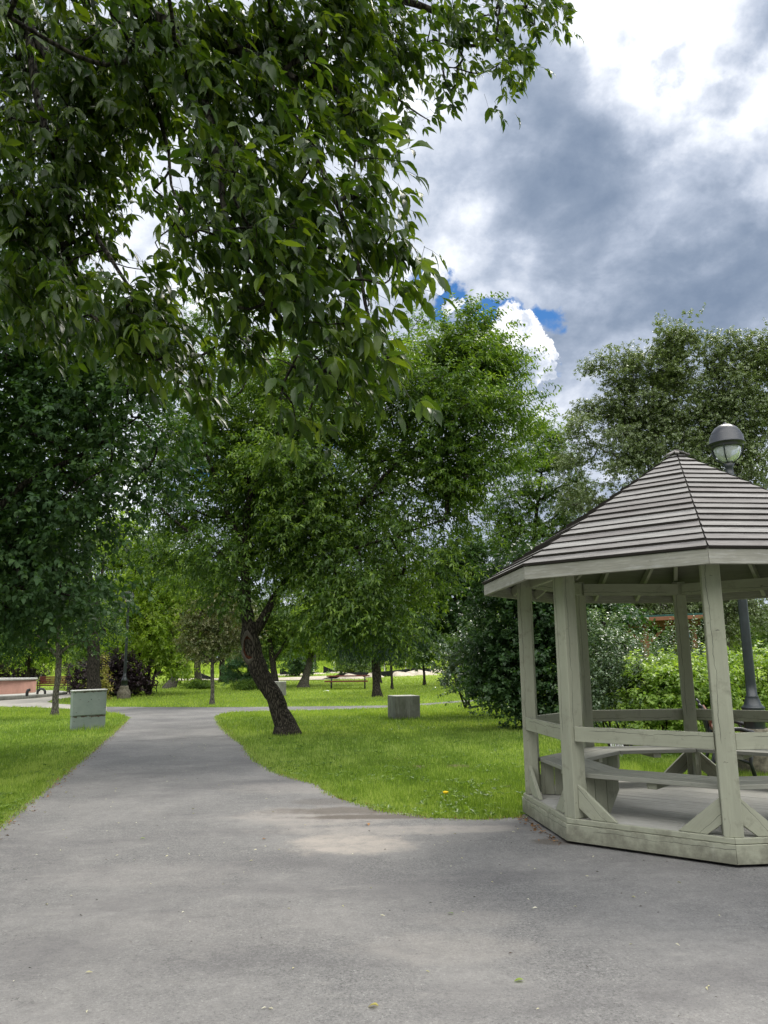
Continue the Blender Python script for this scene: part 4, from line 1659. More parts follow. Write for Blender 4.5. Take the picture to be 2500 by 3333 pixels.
# ---- the leaning box elder in the middle
def leaning_elder():
    Y = 19.2
    s = lambda x, y, w_, dy=0.: (x / 1.507, y / 1.507, w_ / 1.507, dy)
    g_ = ground(930 / 1.507, 2393 / 1.507)
    Y = g_[1]
    trunk = limb_px([s(934, 2391, 60), s(919, 2332, 57), s(899, 2282, 53), s(874, 2237, 55), s(846, 2192, 56), s(829, 2150, 58), s(817, 2108, 62), s(813, 2066, 58), s(808, 2024, 42), s(801, 1975, 37), s(799, 1926, 34), s(802, 1800, 30), s(806, 1663, 27), s(840, 1540, 22), s(900, 1440, 15), s(935, 1330, 8)], Y)
    fork = limb_px([s(822, 2070, 36), s(848, 2030, 34), s(874, 1982, 27), s(905, 1930, 25, .3), s(960, 1860, 22, .5), s(1050, 1750, 19, .8), s(1160, 1650, 17, .8), s(1270, 1530, 13, .6), s(1390, 1420, 8, .5)], Y)
    l3 = limb_px([s(803, 1790, 20), s(745, 1680, 15, -.3), s(708, 1573, 12, -.5), s(672, 1470, 9, -.6), s(650, 1350, 5, -.6)], Y)
    l4 = limb_px([s(1160, 1650, 12, .8), s(1300, 1575, 9, 1.2), s(1440, 1515, 6, 1.5)], Y)
    l5 = limb_px([s(950, 1870, 14, .5), s(1110, 1800, 11, 0), s(1300, 1740, 8, -.6), s(1450, 1690, 5, -1)], Y)
    l6 = limb_px([s(802, 1850, 16), s(700, 1790, 12, -.6), s(600, 1720, 9, -1), s(520, 1650, 6, -1.4)], Y)
    l7 = limb_px([s(840, 1540, 14), s(900, 1480, 11, -.4), s(1000, 1350, 8, -.8), s(1050, 1200, 5, -1)], Y)
    rows = [(1010, 690, 34), (1000, 740, 50), (1060, 760, 40), (1100, 800, 34), (1005, 770, 60), (1045, 780, 45), (1040, 830, 70), (930, 790, 80), (1085, 850, 40), (1110, 880, 36), (985, 900, 105), (850, 850, 90), (760, 800, 80), (1065, 990, 85), (1130, 935, 34), (950, 1020, 105), (820, 980, 95),
            (700, 900, 90), (600, 840, 80), (520, 800, 70), (620, 990, 80), (500, 930, 70), (440, 870, 60), (400, 960, 55), (540, 1080, 80), (400, 1120, 60), (360, 1190, 45), (660, 1140, 100), (780, 1130, 95), (900, 1150, 85), (1000, 1110, 55),
            (950, 1210, 40), (860, 1250, 75), (750, 1280, 75), (660, 1215, 55), (470, 1200, 75), (560, 1180, 70), (430, 1255, 38), (840, 1340, 50), (760, 1350, 45), (900, 1300, 40), (520, 1270, 42), (690, 1350, 30), (450, 1000, 60), (560, 1010, 60), (620, 1070, 60), (500, 1060, 50), (380, 1030, 45), (590, 930, 60), (660, 990, 60), (700, 1060, 60), (560, 1130, 50)]
    rows = [(x, y, r * .92, (rng.uniform(-1.6, 1.8))) for x, y, r in rows]
    rows += [(705, 1270, 42, -1.6), (745, 1330, 38, -1.2), (490, 1280, 28, -1.0)]
    lob = lobes_px(rows, Y + .2, 1.1)
    t = tree('leaning_tree', 'box elder with thick leaning trunk and a rotten hollow, right of the asphalt path', 'tree', [trunk, fork, l3, l4, l5, l6, l7], lob,
             K=640, S=24, m=12, rc=.31, L=.135, W=.055, mat=L_ELDER, bark=BARK, rmin=.0085, droop=.65, up=.35, out=.5, shoot=.42, step=.12, thin=.10)
    root = np.array(t.location)
    # hollow and callus wood on the trunk facing the camera
    P, R_ = limb_px([s(808, 2075, 22), s(808, 2100, 34), s(816, 2125, 34), s(823, 2148, 12)], Y)
    V0 = np.array(P) - root
    m = MB()
    outl = []
    c = sight(809 / 1.507, 2108 / 1.507, Y) - root + np.array([.035, -.262, 0])
    k = PX(Y) / 1.507
    for j in range(22):
        a = 2 * PI * j / 22
        x = 17 * math.cos(a) * (1 - .25 * math.sin(a)) * random.uniform(.92, 1.08)
        z = 36 * math.sin(a) * random.uniform(.95, 1.05)
        outl.append((x, z))

    def ring(sc, dep):
        return [m.bm.verts.new((c[0] + x * k * sc - z * k * sc * .12, c[1] + dep + abs(x * sc) * k * .55 - z * k * sc * 0.05, c[2] + z * k * sc)) for x, z in outl]
    r0, r1, r2, r3 = ring(1.5, .055), ring(1.22, -.015), ring(1.0, .0), ring(.55, .07)
    for A, B, mi in ((r0, r1, 0), (r1, r2, 0), (r2, r3, 1)):
        for j in range(22):
            f = m.bm.faces.new((A[j], A[(j + 1) % 22], B[(j + 1) % 22], B[j]))
            f.material_index = mi
            f.smooth = True
    f = m.bm.faces.new(r3)
    f.material_index = 1
    me = bpy.data.meshes.new('hollow')
    m.bm.to_mesh(me)
    m.bm.free()
    o = link('hollow', me, [BARK_BARE, HOLLOW], t)
    o['label'] = 'rotten reddish hollow ringed by bare wood'


leaning_elder()


# ---- box elder whose boughs hang over the camera side
def overhang():
    rows = [(60, 60, 95, 4.5), (190, 60, 100, 4.0), (330, 80, 95, 3.8), (470, 70, 100, 3.6), (600, 60, 95, 3.6), (730, 50, 90, 3.8), (850, 50, 75, 4.2), (955, 45, 60, 4.6), (1040, 70, 50, 4.8), (1085, 110, 38, 4.9), (1125, 118, 28, 5.0), (1075, 25, 50, 5.0), (1140, 20, 50, 5.1), (1205, 8, 34, 5.2),
            (1000, 150, 40, 4.9), (1050, 190, 34, 4.9), (1100, 200, 32, 5.0), (960, 185, 22, 4.9), (900, 240, 26, 4.8), (930, 262, 14, 4.8), (860, 225, 30, 4.7), (840, 150, 60, 4.4),
            (60, 190, 90, 4.5), (180, 190, 95, 4.), (310, 205, 80, 3.8), (440, 210, 85, 3.5), (560, 220, 70, 3.4), (680, 170, 60, 3.8), (770, 190, 50, 4.), (740, 250, 40, 3.9),
            (60, 330, 85, 4.2), (170, 330, 75, 4.0), (270, 310, 50, 4.2), (440, 320, 65, 3.3), (550, 340, 65, 3.2), (670, 300, 50, 3.5), (760, 300, 50, 3.8), (825, 305, 26, 3.8),
            (50, 460, 80, 4.), (150, 470, 65, 4.), (225, 420, 42, 4.2), (430, 430, 45, 3.1), (530, 450, 65, 3.1), (650, 430, 65, 3.3), (760, 410, 55, 3.4), (835, 395, 28, 3.4), (858, 430, 24, 3.4),
            (50, 590, 65, 4.), (150, 590, 60, 4.), (235, 560, 40, 4.2), (290, 630, 45, 3.6), (345, 430, 34, 3.9), (350, 520, 26, 3.7), (300, 530, 26, 3.9), (415, 520, 32, 3.1), (445, 570, 28, 3.1), (560, 560, 55, 3.1), (660, 550, 60, 3.2), (770, 510, 55, 3.3), (850, 500, 34, 3.2), (860, 570, 26, 3.2),
            (260, 690, 60, 3.6), (350, 690, 45, 3.6), (180, 690, 50, 3.8), (80, 680, 45, 4.), (330, 770, 34, 3.5), (390, 800, 26, 3.5), (260, 765, 20, 3.5), (470, 745, 26, 3.4), (510, 660, 30, 3.2), (560, 650, 34, 3.2), (660, 650, 55, 3.1), (760, 625, 50, 3.2), (850, 640, 42, 3.1), (905, 645, 18, 3.1),
            (680, 750, 42, 3.1), (760, 735, 45, 3.1), (840, 740, 30, 3.1), (650, 825, 26, 3.0), (720, 840, 30, 3.0), (790, 825, 26, 3.), (880, 810, 26, 3.), (600, 885, 26, 3.0), (560, 800, 18, 3.), (640, 900, 16, 3.0)]
    lob = []
    for x, y, r, Y in rows:
        y = y - max(0, y - 560) * .05
        c = sight(x, y, Y)
        k = PX(Y)
        lob.append((*c, r * k * .95, .42, r * k * .88))
    # the part of the crown outside the frame, overhead and to the left
    for x, y, z, r in ((-5.6, 4.2, 4.4, 1.), (-5.2, 5.2, 5., 1.), (-3.6, 5., 5.6, 1.), (-3.2, 3.2, 4.6, .9), (-1.6, 2.4, 4.6, .9), (-4.2, 4.4, 4.4, 1.), (-3.6, 1.4, 4.4, 1.), (-.6, 2.6, 5.4, .8), (-2.4, 3.8, 5.8, 1.), (-4.6, 3., 5.6, 1.2), (-2.5, 2.5, 6., 1.2)):
        lob.append((x, y, z, r, r, r * .6))
    off = 11
    Pt = [np.array(q, float) for q in ((-5.2, 2.2, 0), (-5.1, 2.25, 1.2), (-4.9, 2.3, 2.4), (-4.5, 2.5, 3.4), (-3.9, 2.8, 4.1))]
    trunk = (Pt, [.30, .26, .24, .22, .17])
    a = sight(230, -40, 3.7)
    b = sight(300, 20, 3.7)
    c = sight(400, 70, 3.6)
    d = sight(520, 110, 3.6)
    e = sight(640, 170, 3.5)
    l1 = ([Pt[-1], (Pt[-1] + a) / 2 + np.array([0, 0, .25]), a, b, c, d, e], [.15, .10, .055, .048, .040, .028, .016])
    l2 = ([a, sight(420, -60, 4.1), sight(700, -40, 4.4), sight(900, 10, 4.7), sight(1040, 70, 4.9), sight(1120, 110, 5.)], [.05, .045, .036, .024, .014, .007])
    l3 = ([Pt[-1], sight(-60, -60, 4.3), sight(60, 60, 4.3), sight(150, 200, 4.2)], [.13, .08, .04, .018])
    l4 = ([c, sight(440, 200, 3.4), sight(470, 350, 3.2), sight(500, 520, 3.1), sight(580, 650, 3.1), sight(690, 780, 3.05)], [.026, .020, .016, .012, .008, .004])
    l5 = ([d, sight(640, 260, 3.4), sight(720, 420, 3.3), sight(770, 560, 3.2), sight(800, 700, 3.1), sight(850, 790, 3.0)], [.022, .017, .013, .010, .007, .004])
    l6 = ([b, sight(330, 200, 3.8), sight(365, 330, 3.8), sight(370, 400, 3.7), sight(420, 500, 3.3)], [.020, .014, .010, .007, .004])
    l7 = ([sight(60, 60, 4.3), sight(90, 250, 4.1), sight(160, 430, 4.), sight(240, 560, 3.8), sight(320, 680, 3.6), sight(390, 780, 3.5)], [.03, .022, .016, .011, .007, .004])
    l8 = ([c, sight(600, 60, 3.9), sight(780, 150, 4.4), sight(880, 230, 4.7), sight(930, 262, 4.8)], [.024, .018, .012, .007, .003])
    limbs = [trunk, l1, l2, l3, l4, l5, l6, l7, l8]
    LS = [catmull(P, R_, .10) for P, R_ in limbs]
    root = Pt[0]
    t = thing('overhanging_tree', 'box elder with dark drooping leafy boughs filling the upper left', 'tree', tuple(root))
    lobA = np.array(lob)
    n1 = len(lob) - off
    K1, K2 = 1080, 380
    dens = [(.38 if x > 990 else (.6 if x > 830 and y < 330 else (.8 if x > 600 and y > 600 else 1.))) / (Y_ / 3.6) ** 1.2 for x, y, r, Y_ in rows]
    c1, i1 = sample_lobes(lobA[:n1], K1, .5, dens)
    c2, _ = sample_lobes(lobA[n1:], K2, .6)
    cl = np.vstack([c1, c2])
    br = grow(LS, cl, .0028, .12, .10)
    tr = [bumpy(P, R_, .04, i) for i, (P, R_) in enumerate(LS)]
    link('trunk', tubes_mesh('trunk', [(P - root, R_) for P, R_ in tr], 10, [(P - root, R_) for P, R_ in br]), BARK_DK, t)
    # drooping sprays: each clump carries compound leaves of 3 to 5 leaflets on long stalks
    K = len(cl)
    S = 5
    rcl = rng.uniform(0, 1, K)
    side = np.where(cl[:, 0] > -1.5, 1., .4)
    outx = np.stack([side * .6, np.zeros(K), -.25 * np.ones(K)], 1)
    base = cl[:, None] + rng.normal(0, 1, (K, S, 3)) * np.array([.055, .06, .05])
    ax = unit(outx[:, None] + rng.normal(0, .5, (K, S, 3)) + np.array([0, 0, -.1]))
    N = K * S
    base, ax = base.reshape(N, 3), ax.reshape(N, 3)
    rc_ = np.repeat(rcl, S)
    stalk = rng.uniform(.05, .11, N)
    tip = base + ax * stalk[:, None] + np.array([0, 0, -.35]) * stalk[:, None]
    segs = [(np.array([base[i] - ax[i] * .0, (base[i] + tip[i]) / 2 + (0, 0, .008), tip[i]]) - root, np.array([.0013, .001, .0008])) for i in range(N)]
    link('leaf_stalks', tubes_mesh('leaf_stalks', segs, 3), L_NEAR, t)
    rdir = unit(tip - base)
    sd_ = unit(np.cross(rdir, np.array([0, 0, 1.]) + rng.normal(0, .25, (N, 3))))
    pos, dd, nn, rr, LL = [], [], [], [], []
    for ang, bk, lf, prob in ((0, 0., 1.05, 1.), (52, .12, .9, 1.), (-52, .12, .9, 1.), (68, .5, .8, .62), (-68, .5, .8, .62)):
        a = math.radians(ang) + rng.normal(0, .16, N)
        k = rng.uniform(0, 1, N) < prob
        p = tip + (base - tip) * bk
        d = rdir * np.cos(a)[:, None] + sd_ * np.sin(a)[:, None] + np.array([.22, 0, -.66]) + rng.normal(0, .20, (N, 3))
        n = np.cross(sd_, rdir)
        n = n * np.sign(n[:, 2:3] + 1e-6) + rng.normal(0, .35, (N, 3)) + np.array([0, 0, .3])
        pos.append(p[k])
        dd.append(d[k])
        nn.append(n[k])
        rr.append(np.clip(rc_ * .45 + rng.uniform(0, .5, N), 0, 1)[k])
        LL.append((rng.uniform(.055, .122, N) * lf)[k])
    pos, dd, nn, rr, LL = np.concatenate(pos) - root, np.concatenate(dd), np.concatenate(nn), np.concatenate(rr), np.concatenate(LL)
    me = leaf_mesh('crown', pos, dd, nn, LL, LL * rng.uniform(.29, .42, len(LL)), LEAF_NEAR, rr, rng.uniform(.4, 1.7, len(LL)))
    link('crown', me, L_NEAR, t)


overhang()


# ---- dark linden on the left whose trunk stands outside the frame
def left_linden():
    rows = [(-20, 900, 80, .8), (-10, 1010, 80, .8), (0, 1120, 80, .8), (10, 1180, 70, 1.), (-20, 1280, 80, .6), (110, 1130, 60, 1.), (30, 560, 70, 0), (40, 650, 80, 0), (130, 700, 85, .5), (230, 740, 60, 0), (60, 790, 95, 0), (190, 830, 95, .5), (300, 850, 60, -.4), (350, 930, 45, -.6), (80, 930, 100, 0), (220, 950, 90, .3), (320, 1010, 55, -.4), (390, 985, 22, -.7), (60, 1070, 85, .5), (180, 1080, 85, 0), (280, 1085, 40, -.2),
            (70, 1200, 80, .3), (160, 1200, 55, .0), (60, 1310, 60, 0), (150, 1300, 50, -.4), (215, 1290, 32, -.3), (290, 1240, 12, -.4), (120, 1370, 18, -.3), (50, 1360, 28, 0)]
    Y = 10.8
    lob = lobes_px(rows, Y, 1.6)
    lob += [(-7.5, 10.5, 5.5, 1.8, 1.8, 1.8), (-8, 9., 4.5, 1.8, 1.8, 1.8), (-8.4, 11.5, 3.8, 1.6, 1.6, 1.4)]
    a = np.array([-7.9, 9.6, 0.])
    trunk = ([a, a + (.05, 0, 1.2), a + (.1, .1, 2.4), a + (.2, .2, 3.6), a + (.5, .4, 5.2), a + (.9, .6, 6.6)], [.22, .19, .18, .15, .11, .05])
    l1 = ([a + (.1, .1, 2.2), sight(-40, 1120, Y), sight(60, 1040, Y), sight(180, 980, Y), sight(300, 900, Y - .3)], [.10, .075, .05, .03, .012])
    l2 = ([a + (.1, .1, 1.9), sight(-40, 1280, Y), sight(60, 1270, Y), sight(170, 1290, Y - .3)], [.08, .05, .03, .010])
    l3 = ([a + (.2, .2, 3.4), sight(-20, 800, Y), sight(90, 740, Y), sight(200, 700, Y)], [.10, .07, .045, .016])
    tree('linden_tree', 'dark broad leaved tree hanging in over the left lawn above the cabinet', 'tree', [trunk, l1, l2, l3], lob, K=680, S=14, m=10, rc=.25, L=.095, W=.066, tpl=LEAF_MID, mat=L_DARK, bark=BARK_DK,
         rmin=.006, droop=.55, up=.25, out=.4, shoot=.28, step=.15)


left_linden()

YOUNG = 'young park trees'


def small_tree(x, y, label, trunk_px, rows, mat, bark=BARK, name='park_tree', K=90, S=9, m=8, L=.12, W=.06, rc=None, dY=0, Yo=None, group=None, droop=.45, up=.4, thin=0., limbs_extra=(), shoot=.4, flat=1., rmin=.012, tpl=LEAF2, step=.3, out=.5):
    """tree standing at view point (x, y); trunk_px: (x, y, width) upwards, rows: crown lobes"""
    g_ = ground(x, y)
    Y = g_[1]
    P, R_ = limb_px(trunk_px, Y)
    P[0] = g_
    limbs = [(P, R_)]
    for le in limbs_extra:
        limbs.append(limb_px(le, Y))
    rows = [(r[0], r[1], r[2], rng.uniform(-.3, .3) * r[2] * PX(Y)) if len(r) == 3 else r for r in rows]
    lob = lobes_px(rows, Y, flat)
    rc = rc or np.mean([r[2] for r in rows]) * PX(Y) * .26
    K, S, L, W = int(K * 1.25), int(S * 1.55), L * 1.06, W * 1.12
    return tree(name, label, 'tree', limbs, lob, K=K, S=S, m=m, rc=rc, L=L, W=W, tpl=tpl, mat=mat, bark=bark, group=group, rmin=rmin, droop=droop, up=up, thin=thin, shoot=shoot, step=step, out=out, sides=6)


small_tree(118, 1546, 'small tree with dark crooked trunk on the left lawn beside the cabinet', [(118, 1546, 14), (121, 1500, 13), (126, 1450, 13), (127, 1410, 12), (124, 1380, 9), (130, 1340, 6)],
           [(60, 1370, 55), (130, 1350, 60), (200, 1360, 50), (30, 1400, 30), (0, 1340, 60), (90, 1300, 60), (170, 1300, 60)], L_DARK, BARK_LT, K=90, L=.11, W=.07,
           limbs_extra=[[(125, 1420, 9), (108, 1400, 8), (85, 1375, 6), (40, 1362, 4)], [(128, 1415, 7), (150, 1395, 5), (185, 1385, 3)]], step=.15)
small_tree(201, 1519, 'big tree with thick dark trunk rising behind the utility cabinet', [(201, 1519, 30), (202, 1480, 28), (203, 1430, 27), (201, 1395, 26), (198, 1330, 22), (190, 1240, 18), (180, 1150, 10)],
           [(150, 1330, 50), (110, 1260, 80), (180, 1200, 60), (170, 1110, 80), (100, 1130, 80), (180, 1010, 90), (90, 990, 80), (250, 1040, 50), (60, 900, 80), (160, 900, 80), (150, 1390, 30), (215, 1350, 24), (30, 1250, 70), (0, 1100, 80)], L_ELDER, BARK_DK, K=190, S=9, m=9, L=.17, W=.08, rmin=.02,
           limbs_extra=[[(202, 1370, 14), (170, 1300, 10), (120, 1200, 6)], [(200, 1340, 12), (215, 1280, 9), (225, 1200, 5)]])
small_tree(322, 1502, 'bright yellow green tree with several thin stems beside the black bench', [(322, 1502, 7), (322, 1460, 6), (326, 1400, 5), (335, 1340, 4)],
           [(300, 1390, 40), (350, 1370, 45), (390, 1350, 35), (320, 1320, 45), (370, 1290, 45), (290, 1270, 40), (340, 1230, 45), (395, 1290, 25), (280, 1340, 30), (360, 1190, 35), (300, 1190, 40), (350, 1420, 30), (380, 1440, 25), (290, 1130, 40), (230, 1160, 35)], L_LITE, BARK, K=150, S=9, m=8, L=.20, W=.10,
           limbs_extra=[[(320, 1502, 6), (312, 1460, 5), (300, 1410, 4)], [(324, 1500, 6), (336, 1450, 5), (350, 1400, 4)], [(318, 1502, 5), (300, 1450, 4), (285, 1400, 3)]])
small_tree(458, 1522, 'small tree with bronze tinged crown on a thin pale trunk past the path junction', [(458, 1522, 9), (459, 1490, 8), (459, 1450, 8), (459, 1420, 6), (462, 1370, 4)],
           [(430, 1400, 32), (470, 1395, 34), (500, 1390, 28), (450, 1360, 40), (490, 1350, 40), (520, 1370, 26), (420, 1345, 32), (455, 1315, 36), (500, 1310, 34), (530, 1330, 22), (410, 1380, 22)], L_RUST, BARK_LT, K=130, S=9, m=9, L=.10, W=.055,
           limbs_extra=[[(460, 1432, 5), (478, 1418, 4), (500, 1405, 3)], [(458, 1430, 5), (440, 1415, 4), (425, 1400, 3)]], group=None)
small_tree(366, 1487, 'slanting grey trunk tree right of the many stemmed yellow green tree', [(366, 1489, 20), (374, 1470, 17), (382, 1440, 14), (386, 1415, 13), (392, 1370, 11), (400, 1320, 7)],
           [(370, 1390, 30), (410, 1380, 30), (350, 1350, 40), (400, 1330, 40), (430, 1290, 40), (370, 1270, 40), (410, 1240, 35)], L_MID, BARK_LT, K=90, L=.22, W=.11)
small_tree(428, 1483, 'upright grey trunk tree behind the bronze tinged young tree', [(428, 1484, 16), (427, 1450, 14), (427, 1420, 13), (428, 1370, 10), (430, 1320, 7)],
           [(400, 1380, 30), (445, 1375, 30), (420, 1340, 40), (460, 1320, 40), (400, 1290, 45), (450, 1270, 45)], L_ELDER, BARK_LT, K=80, L=.22, W=.11)
small_tree(597, 1490, 'fine leaved tree forking low just right behind the leaning trunk', [(597, 1500, 15), (593, 1460, 13), (588, 1420, 12), (582, 1380, 9), (575, 1340, 6)],
           [(560, 1380, 35), (600, 1370, 35), (575, 1340, 40), (620, 1350, 30), (545, 1350, 30), (600, 1310, 40), (640, 1380, 20)], L_ELDER, BARK_DK, K=110, L=.13, W=.06,
           limbs_extra=[[(590, 1425, 8), (606, 1405, 6), (618, 1380, 4)]])
small_tree(655, 1485, 'slanting far tree with pale trunk left of the picnic table', [(653, 1485, 19), (660, 1462, 15), (667, 1440, 13), (672, 1412, 12), (680, 1380, 9)],
           [(640, 1390, 28), (680, 1385, 30), (620, 1360, 35), (660, 1345, 40), (710, 1370, 30), (700, 1330, 40), (600, 1330, 30)], L_LITE, BARK_LT, K=100, L=.20, W=.10)
small_tree(815, 1505, 'dark drooping conifer on a straight trunk right of the picnic table', [(814, 1505, 17), (812, 1470, 15), (810, 1430, 13), (810, 1390, 12), (808, 1300, 9), (806, 1180, 5)],
           [(760, 1400, 32, .0, 16), (800, 1390, 35, 0, 22), (850, 1395, 35, 0, 18), (880, 1385, 28, 0, 14), (740, 1385, 26, 0, 14), (790, 1350, 60, 0, 28), (850, 1340, 55, 0, 26), (800, 1290, 60, 0, 30), (830, 1240, 45), (900, 1375, 18, 0, 10)], L_CONI, BARK, K=170, S=10, m=12, L=.15, W=.022, droop=1.1, up=-.1, shoot=.45, name='conifer_tree')
small_tree(847, 1490, 'thin staked sapling with a dry brown tuft right of the conifer', [(847, 1492, 5), (846, 1460, 5), (845, 1430, 4), (845, 1400, 3)],
           [(845, 1400, 16), (855, 1385, 22), (835, 1380, 20), (850, 1360, 22)], L_MID, BARK, K=34, S=7, m=7, L=.14, W=.08, group=None)
small_tree(917, 1480, 'young maple with thin dark trunk and bright green crown', [(917, 1481, 6), (916, 1455, 5), (914, 1430, 5), (913, 1400, 4), (912, 1370, 3)],
           [(900, 1410, 26), (930, 1408, 26), (880, 1385, 26), (920, 1380, 34), (950, 1375, 26), (905, 1350, 34), (940, 1340, 30)], L_MID, BARK, K=90, L=.17, W=.13, group=None)
small_tree(537, 1487, 'low feathery blue green conifer left of the leaning trunk', [(537, 1488, 6), (537, 1470, 5), (536, 1445, 4), (535, 1420, 2)],
           [(505, 1440, 14, 0, 8), (530, 1430, 22, 0, 10), (555, 1440, 18, 0, 9), (515, 1458, 18, 0, 8), (545, 1458, 20, 0, 9), (535, 1412, 14), (498, 1462, 9, 0, 5), (565, 1465, 12, 0, 7)], L_FEATHER, BARK, K=80, S=9, m=12, L=.15, W=.028, droop=.3, up=.2, name='conifer_tree')

# ---- taller trees behind
small_tree(657, 1480, 'tall light green tree rising behind the leaning box elder', [(657, 1480, 8), (672, 1420, 8), (690, 1300, 8), (690, 1150, 8), (660, 1000, 7), (640, 850, 4), (640, 760, 2)],
           [(560, 760, 70), (650, 720, 70), (460, 700, 60), (400, 640, 40), (520, 680, 60), (740, 740, 60), (600, 640, 35), (480, 620, 30), (820, 770, 50), (640, 850, 90), (760, 900, 80), (500, 850, 70), (880, 720, 45), (930, 690, 26), (620, 1000, 90), (760, 1020, 80), (680, 1130, 90), (800, 1150, 70), (560, 1130, 70), (740, 1260, 60), (640, 1240, 60)], L_MID, BARK_DK, K=260, S=11, m=9, L=.20, W=.10, rmin=.014, name='tall_tree')
small_tree(1010, 1478, 'bright green broad tree between the leaning box elder and the gazebo roof', [(1150, 1478, 12), (1150, 1400, 12), (1150, 1300, 11), (1155, 1150, 9), (1170, 1020, 5)],
           [(1175, 960, 30), (1160, 1000, 45), (1210, 1010, 40), (1130, 1060, 50), (1190, 1080, 55), (1230, 1080, 30), (1110, 1130, 50), (1170, 1160, 60), (1220, 1150, 35), (1080, 1190, 50), (1140, 1230, 60), (1190, 1220, 50), (1060, 1260, 45), (1240, 1040, 22), (1150, 930, 26), (1200, 950, 26), (1120, 1000, 40), (1090, 1100, 45), (1230, 1130, 40), (1250, 1180, 36), (1020, 1200, 45), (1020, 1290, 40)], L_MID, BARK_DK, K=330, S=10, m=9, L=.17, W=.085, rmin=.02, name='tall_tree')
small_tree(960, 1482, 'dark dense tree behind the light bush, left of the gazebo', [(985, 1482, 12), (985, 1400, 12), (985, 1300, 10), (985, 1180, 6)],
           [(960, 1330, 45), (1010, 1330, 45), (930, 1290, 40), (980, 1270, 50), (1030, 1280, 40), (960, 1220, 45), (1010, 1210, 45), (1000, 1160, 35), (930, 1370, 30), (990, 1380, 40), (1040, 1370, 30), (940, 1240, 30)], L_DARK, BARK_DK, K=170, S=9, m=9, L=.20, W=.12, rmin=.02, name='tall_tree')


def poplar(x, y, label, trunk_px, rows, spires, K, L=.165, W=.115):
    g_ = ground(x, y)
    Y = g_[1]
    P, R_ = limb_px(trunk_px, Y)
    P[0] = g_
    limbs = [(P, R_)]
    rows = [(r[0], r[1], r[2], rng.uniform(-.5, .5) * r[2] * PX(Y)) for r in rows]
    lob = lobes_px(rows, Y, 1.)
    for sx, sy, sb, sw in spires:
        mid = sight(sx, (sy + sb) / 2, Y)
        k = PX(Y)
        lob.append((*mid, sw * k, sw * k, (sb - sy) / 2 * k))
        lob.append((*mid, sw * k, sw * k, (sb - sy) / 2 * k))
        top = sight(sx, sy, Y)
        bot = sight(sx + (trunk_px[-1][0] - sx) * .5, sb + 120, Y)
        limbs.append(([P[-3], P[-2] * .5 + bot * .5, bot, (top + bot) / 2 + rng.normal(0, .1, 3), top], [.09, .06, .045, .03, .010]))
        for q_ in range(7):
            c_ = bot * (1 - q_ / 6.5) + top * (q_ / 6.5) if q_ < 6.5 else top
            lob.append((*c_, sw * k * 1.1, sw * k * 1.1, sw * k * 2.2))
    tree('poplar_tree', label, 'tree', limbs, lob, K=int(K * 1.75), S=18, m=11, rc=.34, L=L, W=W, mat=L_POPLAR, bark=BARK_LT, rmin=.014, droop=.55, up=.6, shoot=.45, shell=.6, sides=6, thin=.12)


poplar(1427, 1480, 'tall balsam poplar with ragged spires behind the gazebo roof', [(1427, 1480, 20), (1428, 1400, 18), (1425, 1300, 16), (1420, 1150, 13), (1415, 950, 9), (1410, 830, 5)],
       [(1265, 880, 34), (1255, 920, 40), (1240, 1050, 40), (1230, 1100, 36), (1330, 830, 50), (1400, 800, 60), (1460, 790, 55), (1310, 900, 60), (1390, 900, 80), (1470, 900, 70), (1270, 990, 55), (1350, 1000, 85), (1440, 1010, 80), (1300, 1080, 60), (1400, 1100, 80), (1270, 1130, 40), (1340, 1160, 60), (1500, 850, 50), (1495, 940, 60), (1500, 1040, 60), (1420, 960, 70), (1380, 1180, 60), (1290, 800, 30), (1250, 960, 26), (1235, 1010, 22), (1380, 1250, 60), (1450, 1200, 60), (1300, 1250, 50), (1400, 1330, 50), (1460, 1300, 50)],
       [(1440, 705, 800, 16), (1480, 690, 790, 18), (1410, 740, 830, 16), (1360, 755, 840, 20), (1325, 770, 860, 18), (1455, 720, 800, 14)], 330)
poplar(1568, 1480, 'second balsam poplar with ragged spires cut by the right edge', [(1568, 1480, 20), (1567, 1400, 18), (1572, 1300, 16), (1580, 1150, 13), (1585, 950, 9), (1590, 830, 5)],
       [(1500, 890, 40), (1510, 980, 50), (1560, 960, 60), (1540, 850, 50), (1600, 830, 50), (1650, 800, 50), (1530, 920, 60), (1600, 920, 75), (1680, 880, 70), (1530, 1010, 70), (1610, 1010, 80), (1690, 980, 80), (1560, 1100, 80), (1650, 1100, 80), (1560, 1200, 60), (1640, 1220, 70), (1720, 1100, 80), (1600, 1310, 55), (1540, 1320, 40), (1660, 1330, 50)],
       [(1535, 715, 830, 14), (1578, 710, 820, 14), (1618, 730, 820, 15), (1650, 720, 800, 16), (1690, 700, 800, 20), (1560, 760, 840, 16)], 290)
small_tree(1514, 1480, 'dark trunked tree between the two poplars behind the gazebo', [(1514, 1480, 14), (1514, 1400, 13), (1512, 1330, 12), (1510, 1230, 8)],
           [(1490, 1340, 40), (1540, 1330, 40), (1500, 1280, 50), (1550, 1270, 45), (1480, 1240, 40), (1470, 1380, 24), (1550, 1385, 28), (1580, 1370, 24)], L_POPLAR, BARK_DK, K=110, S=9, m=9, L=.15, W=.09)


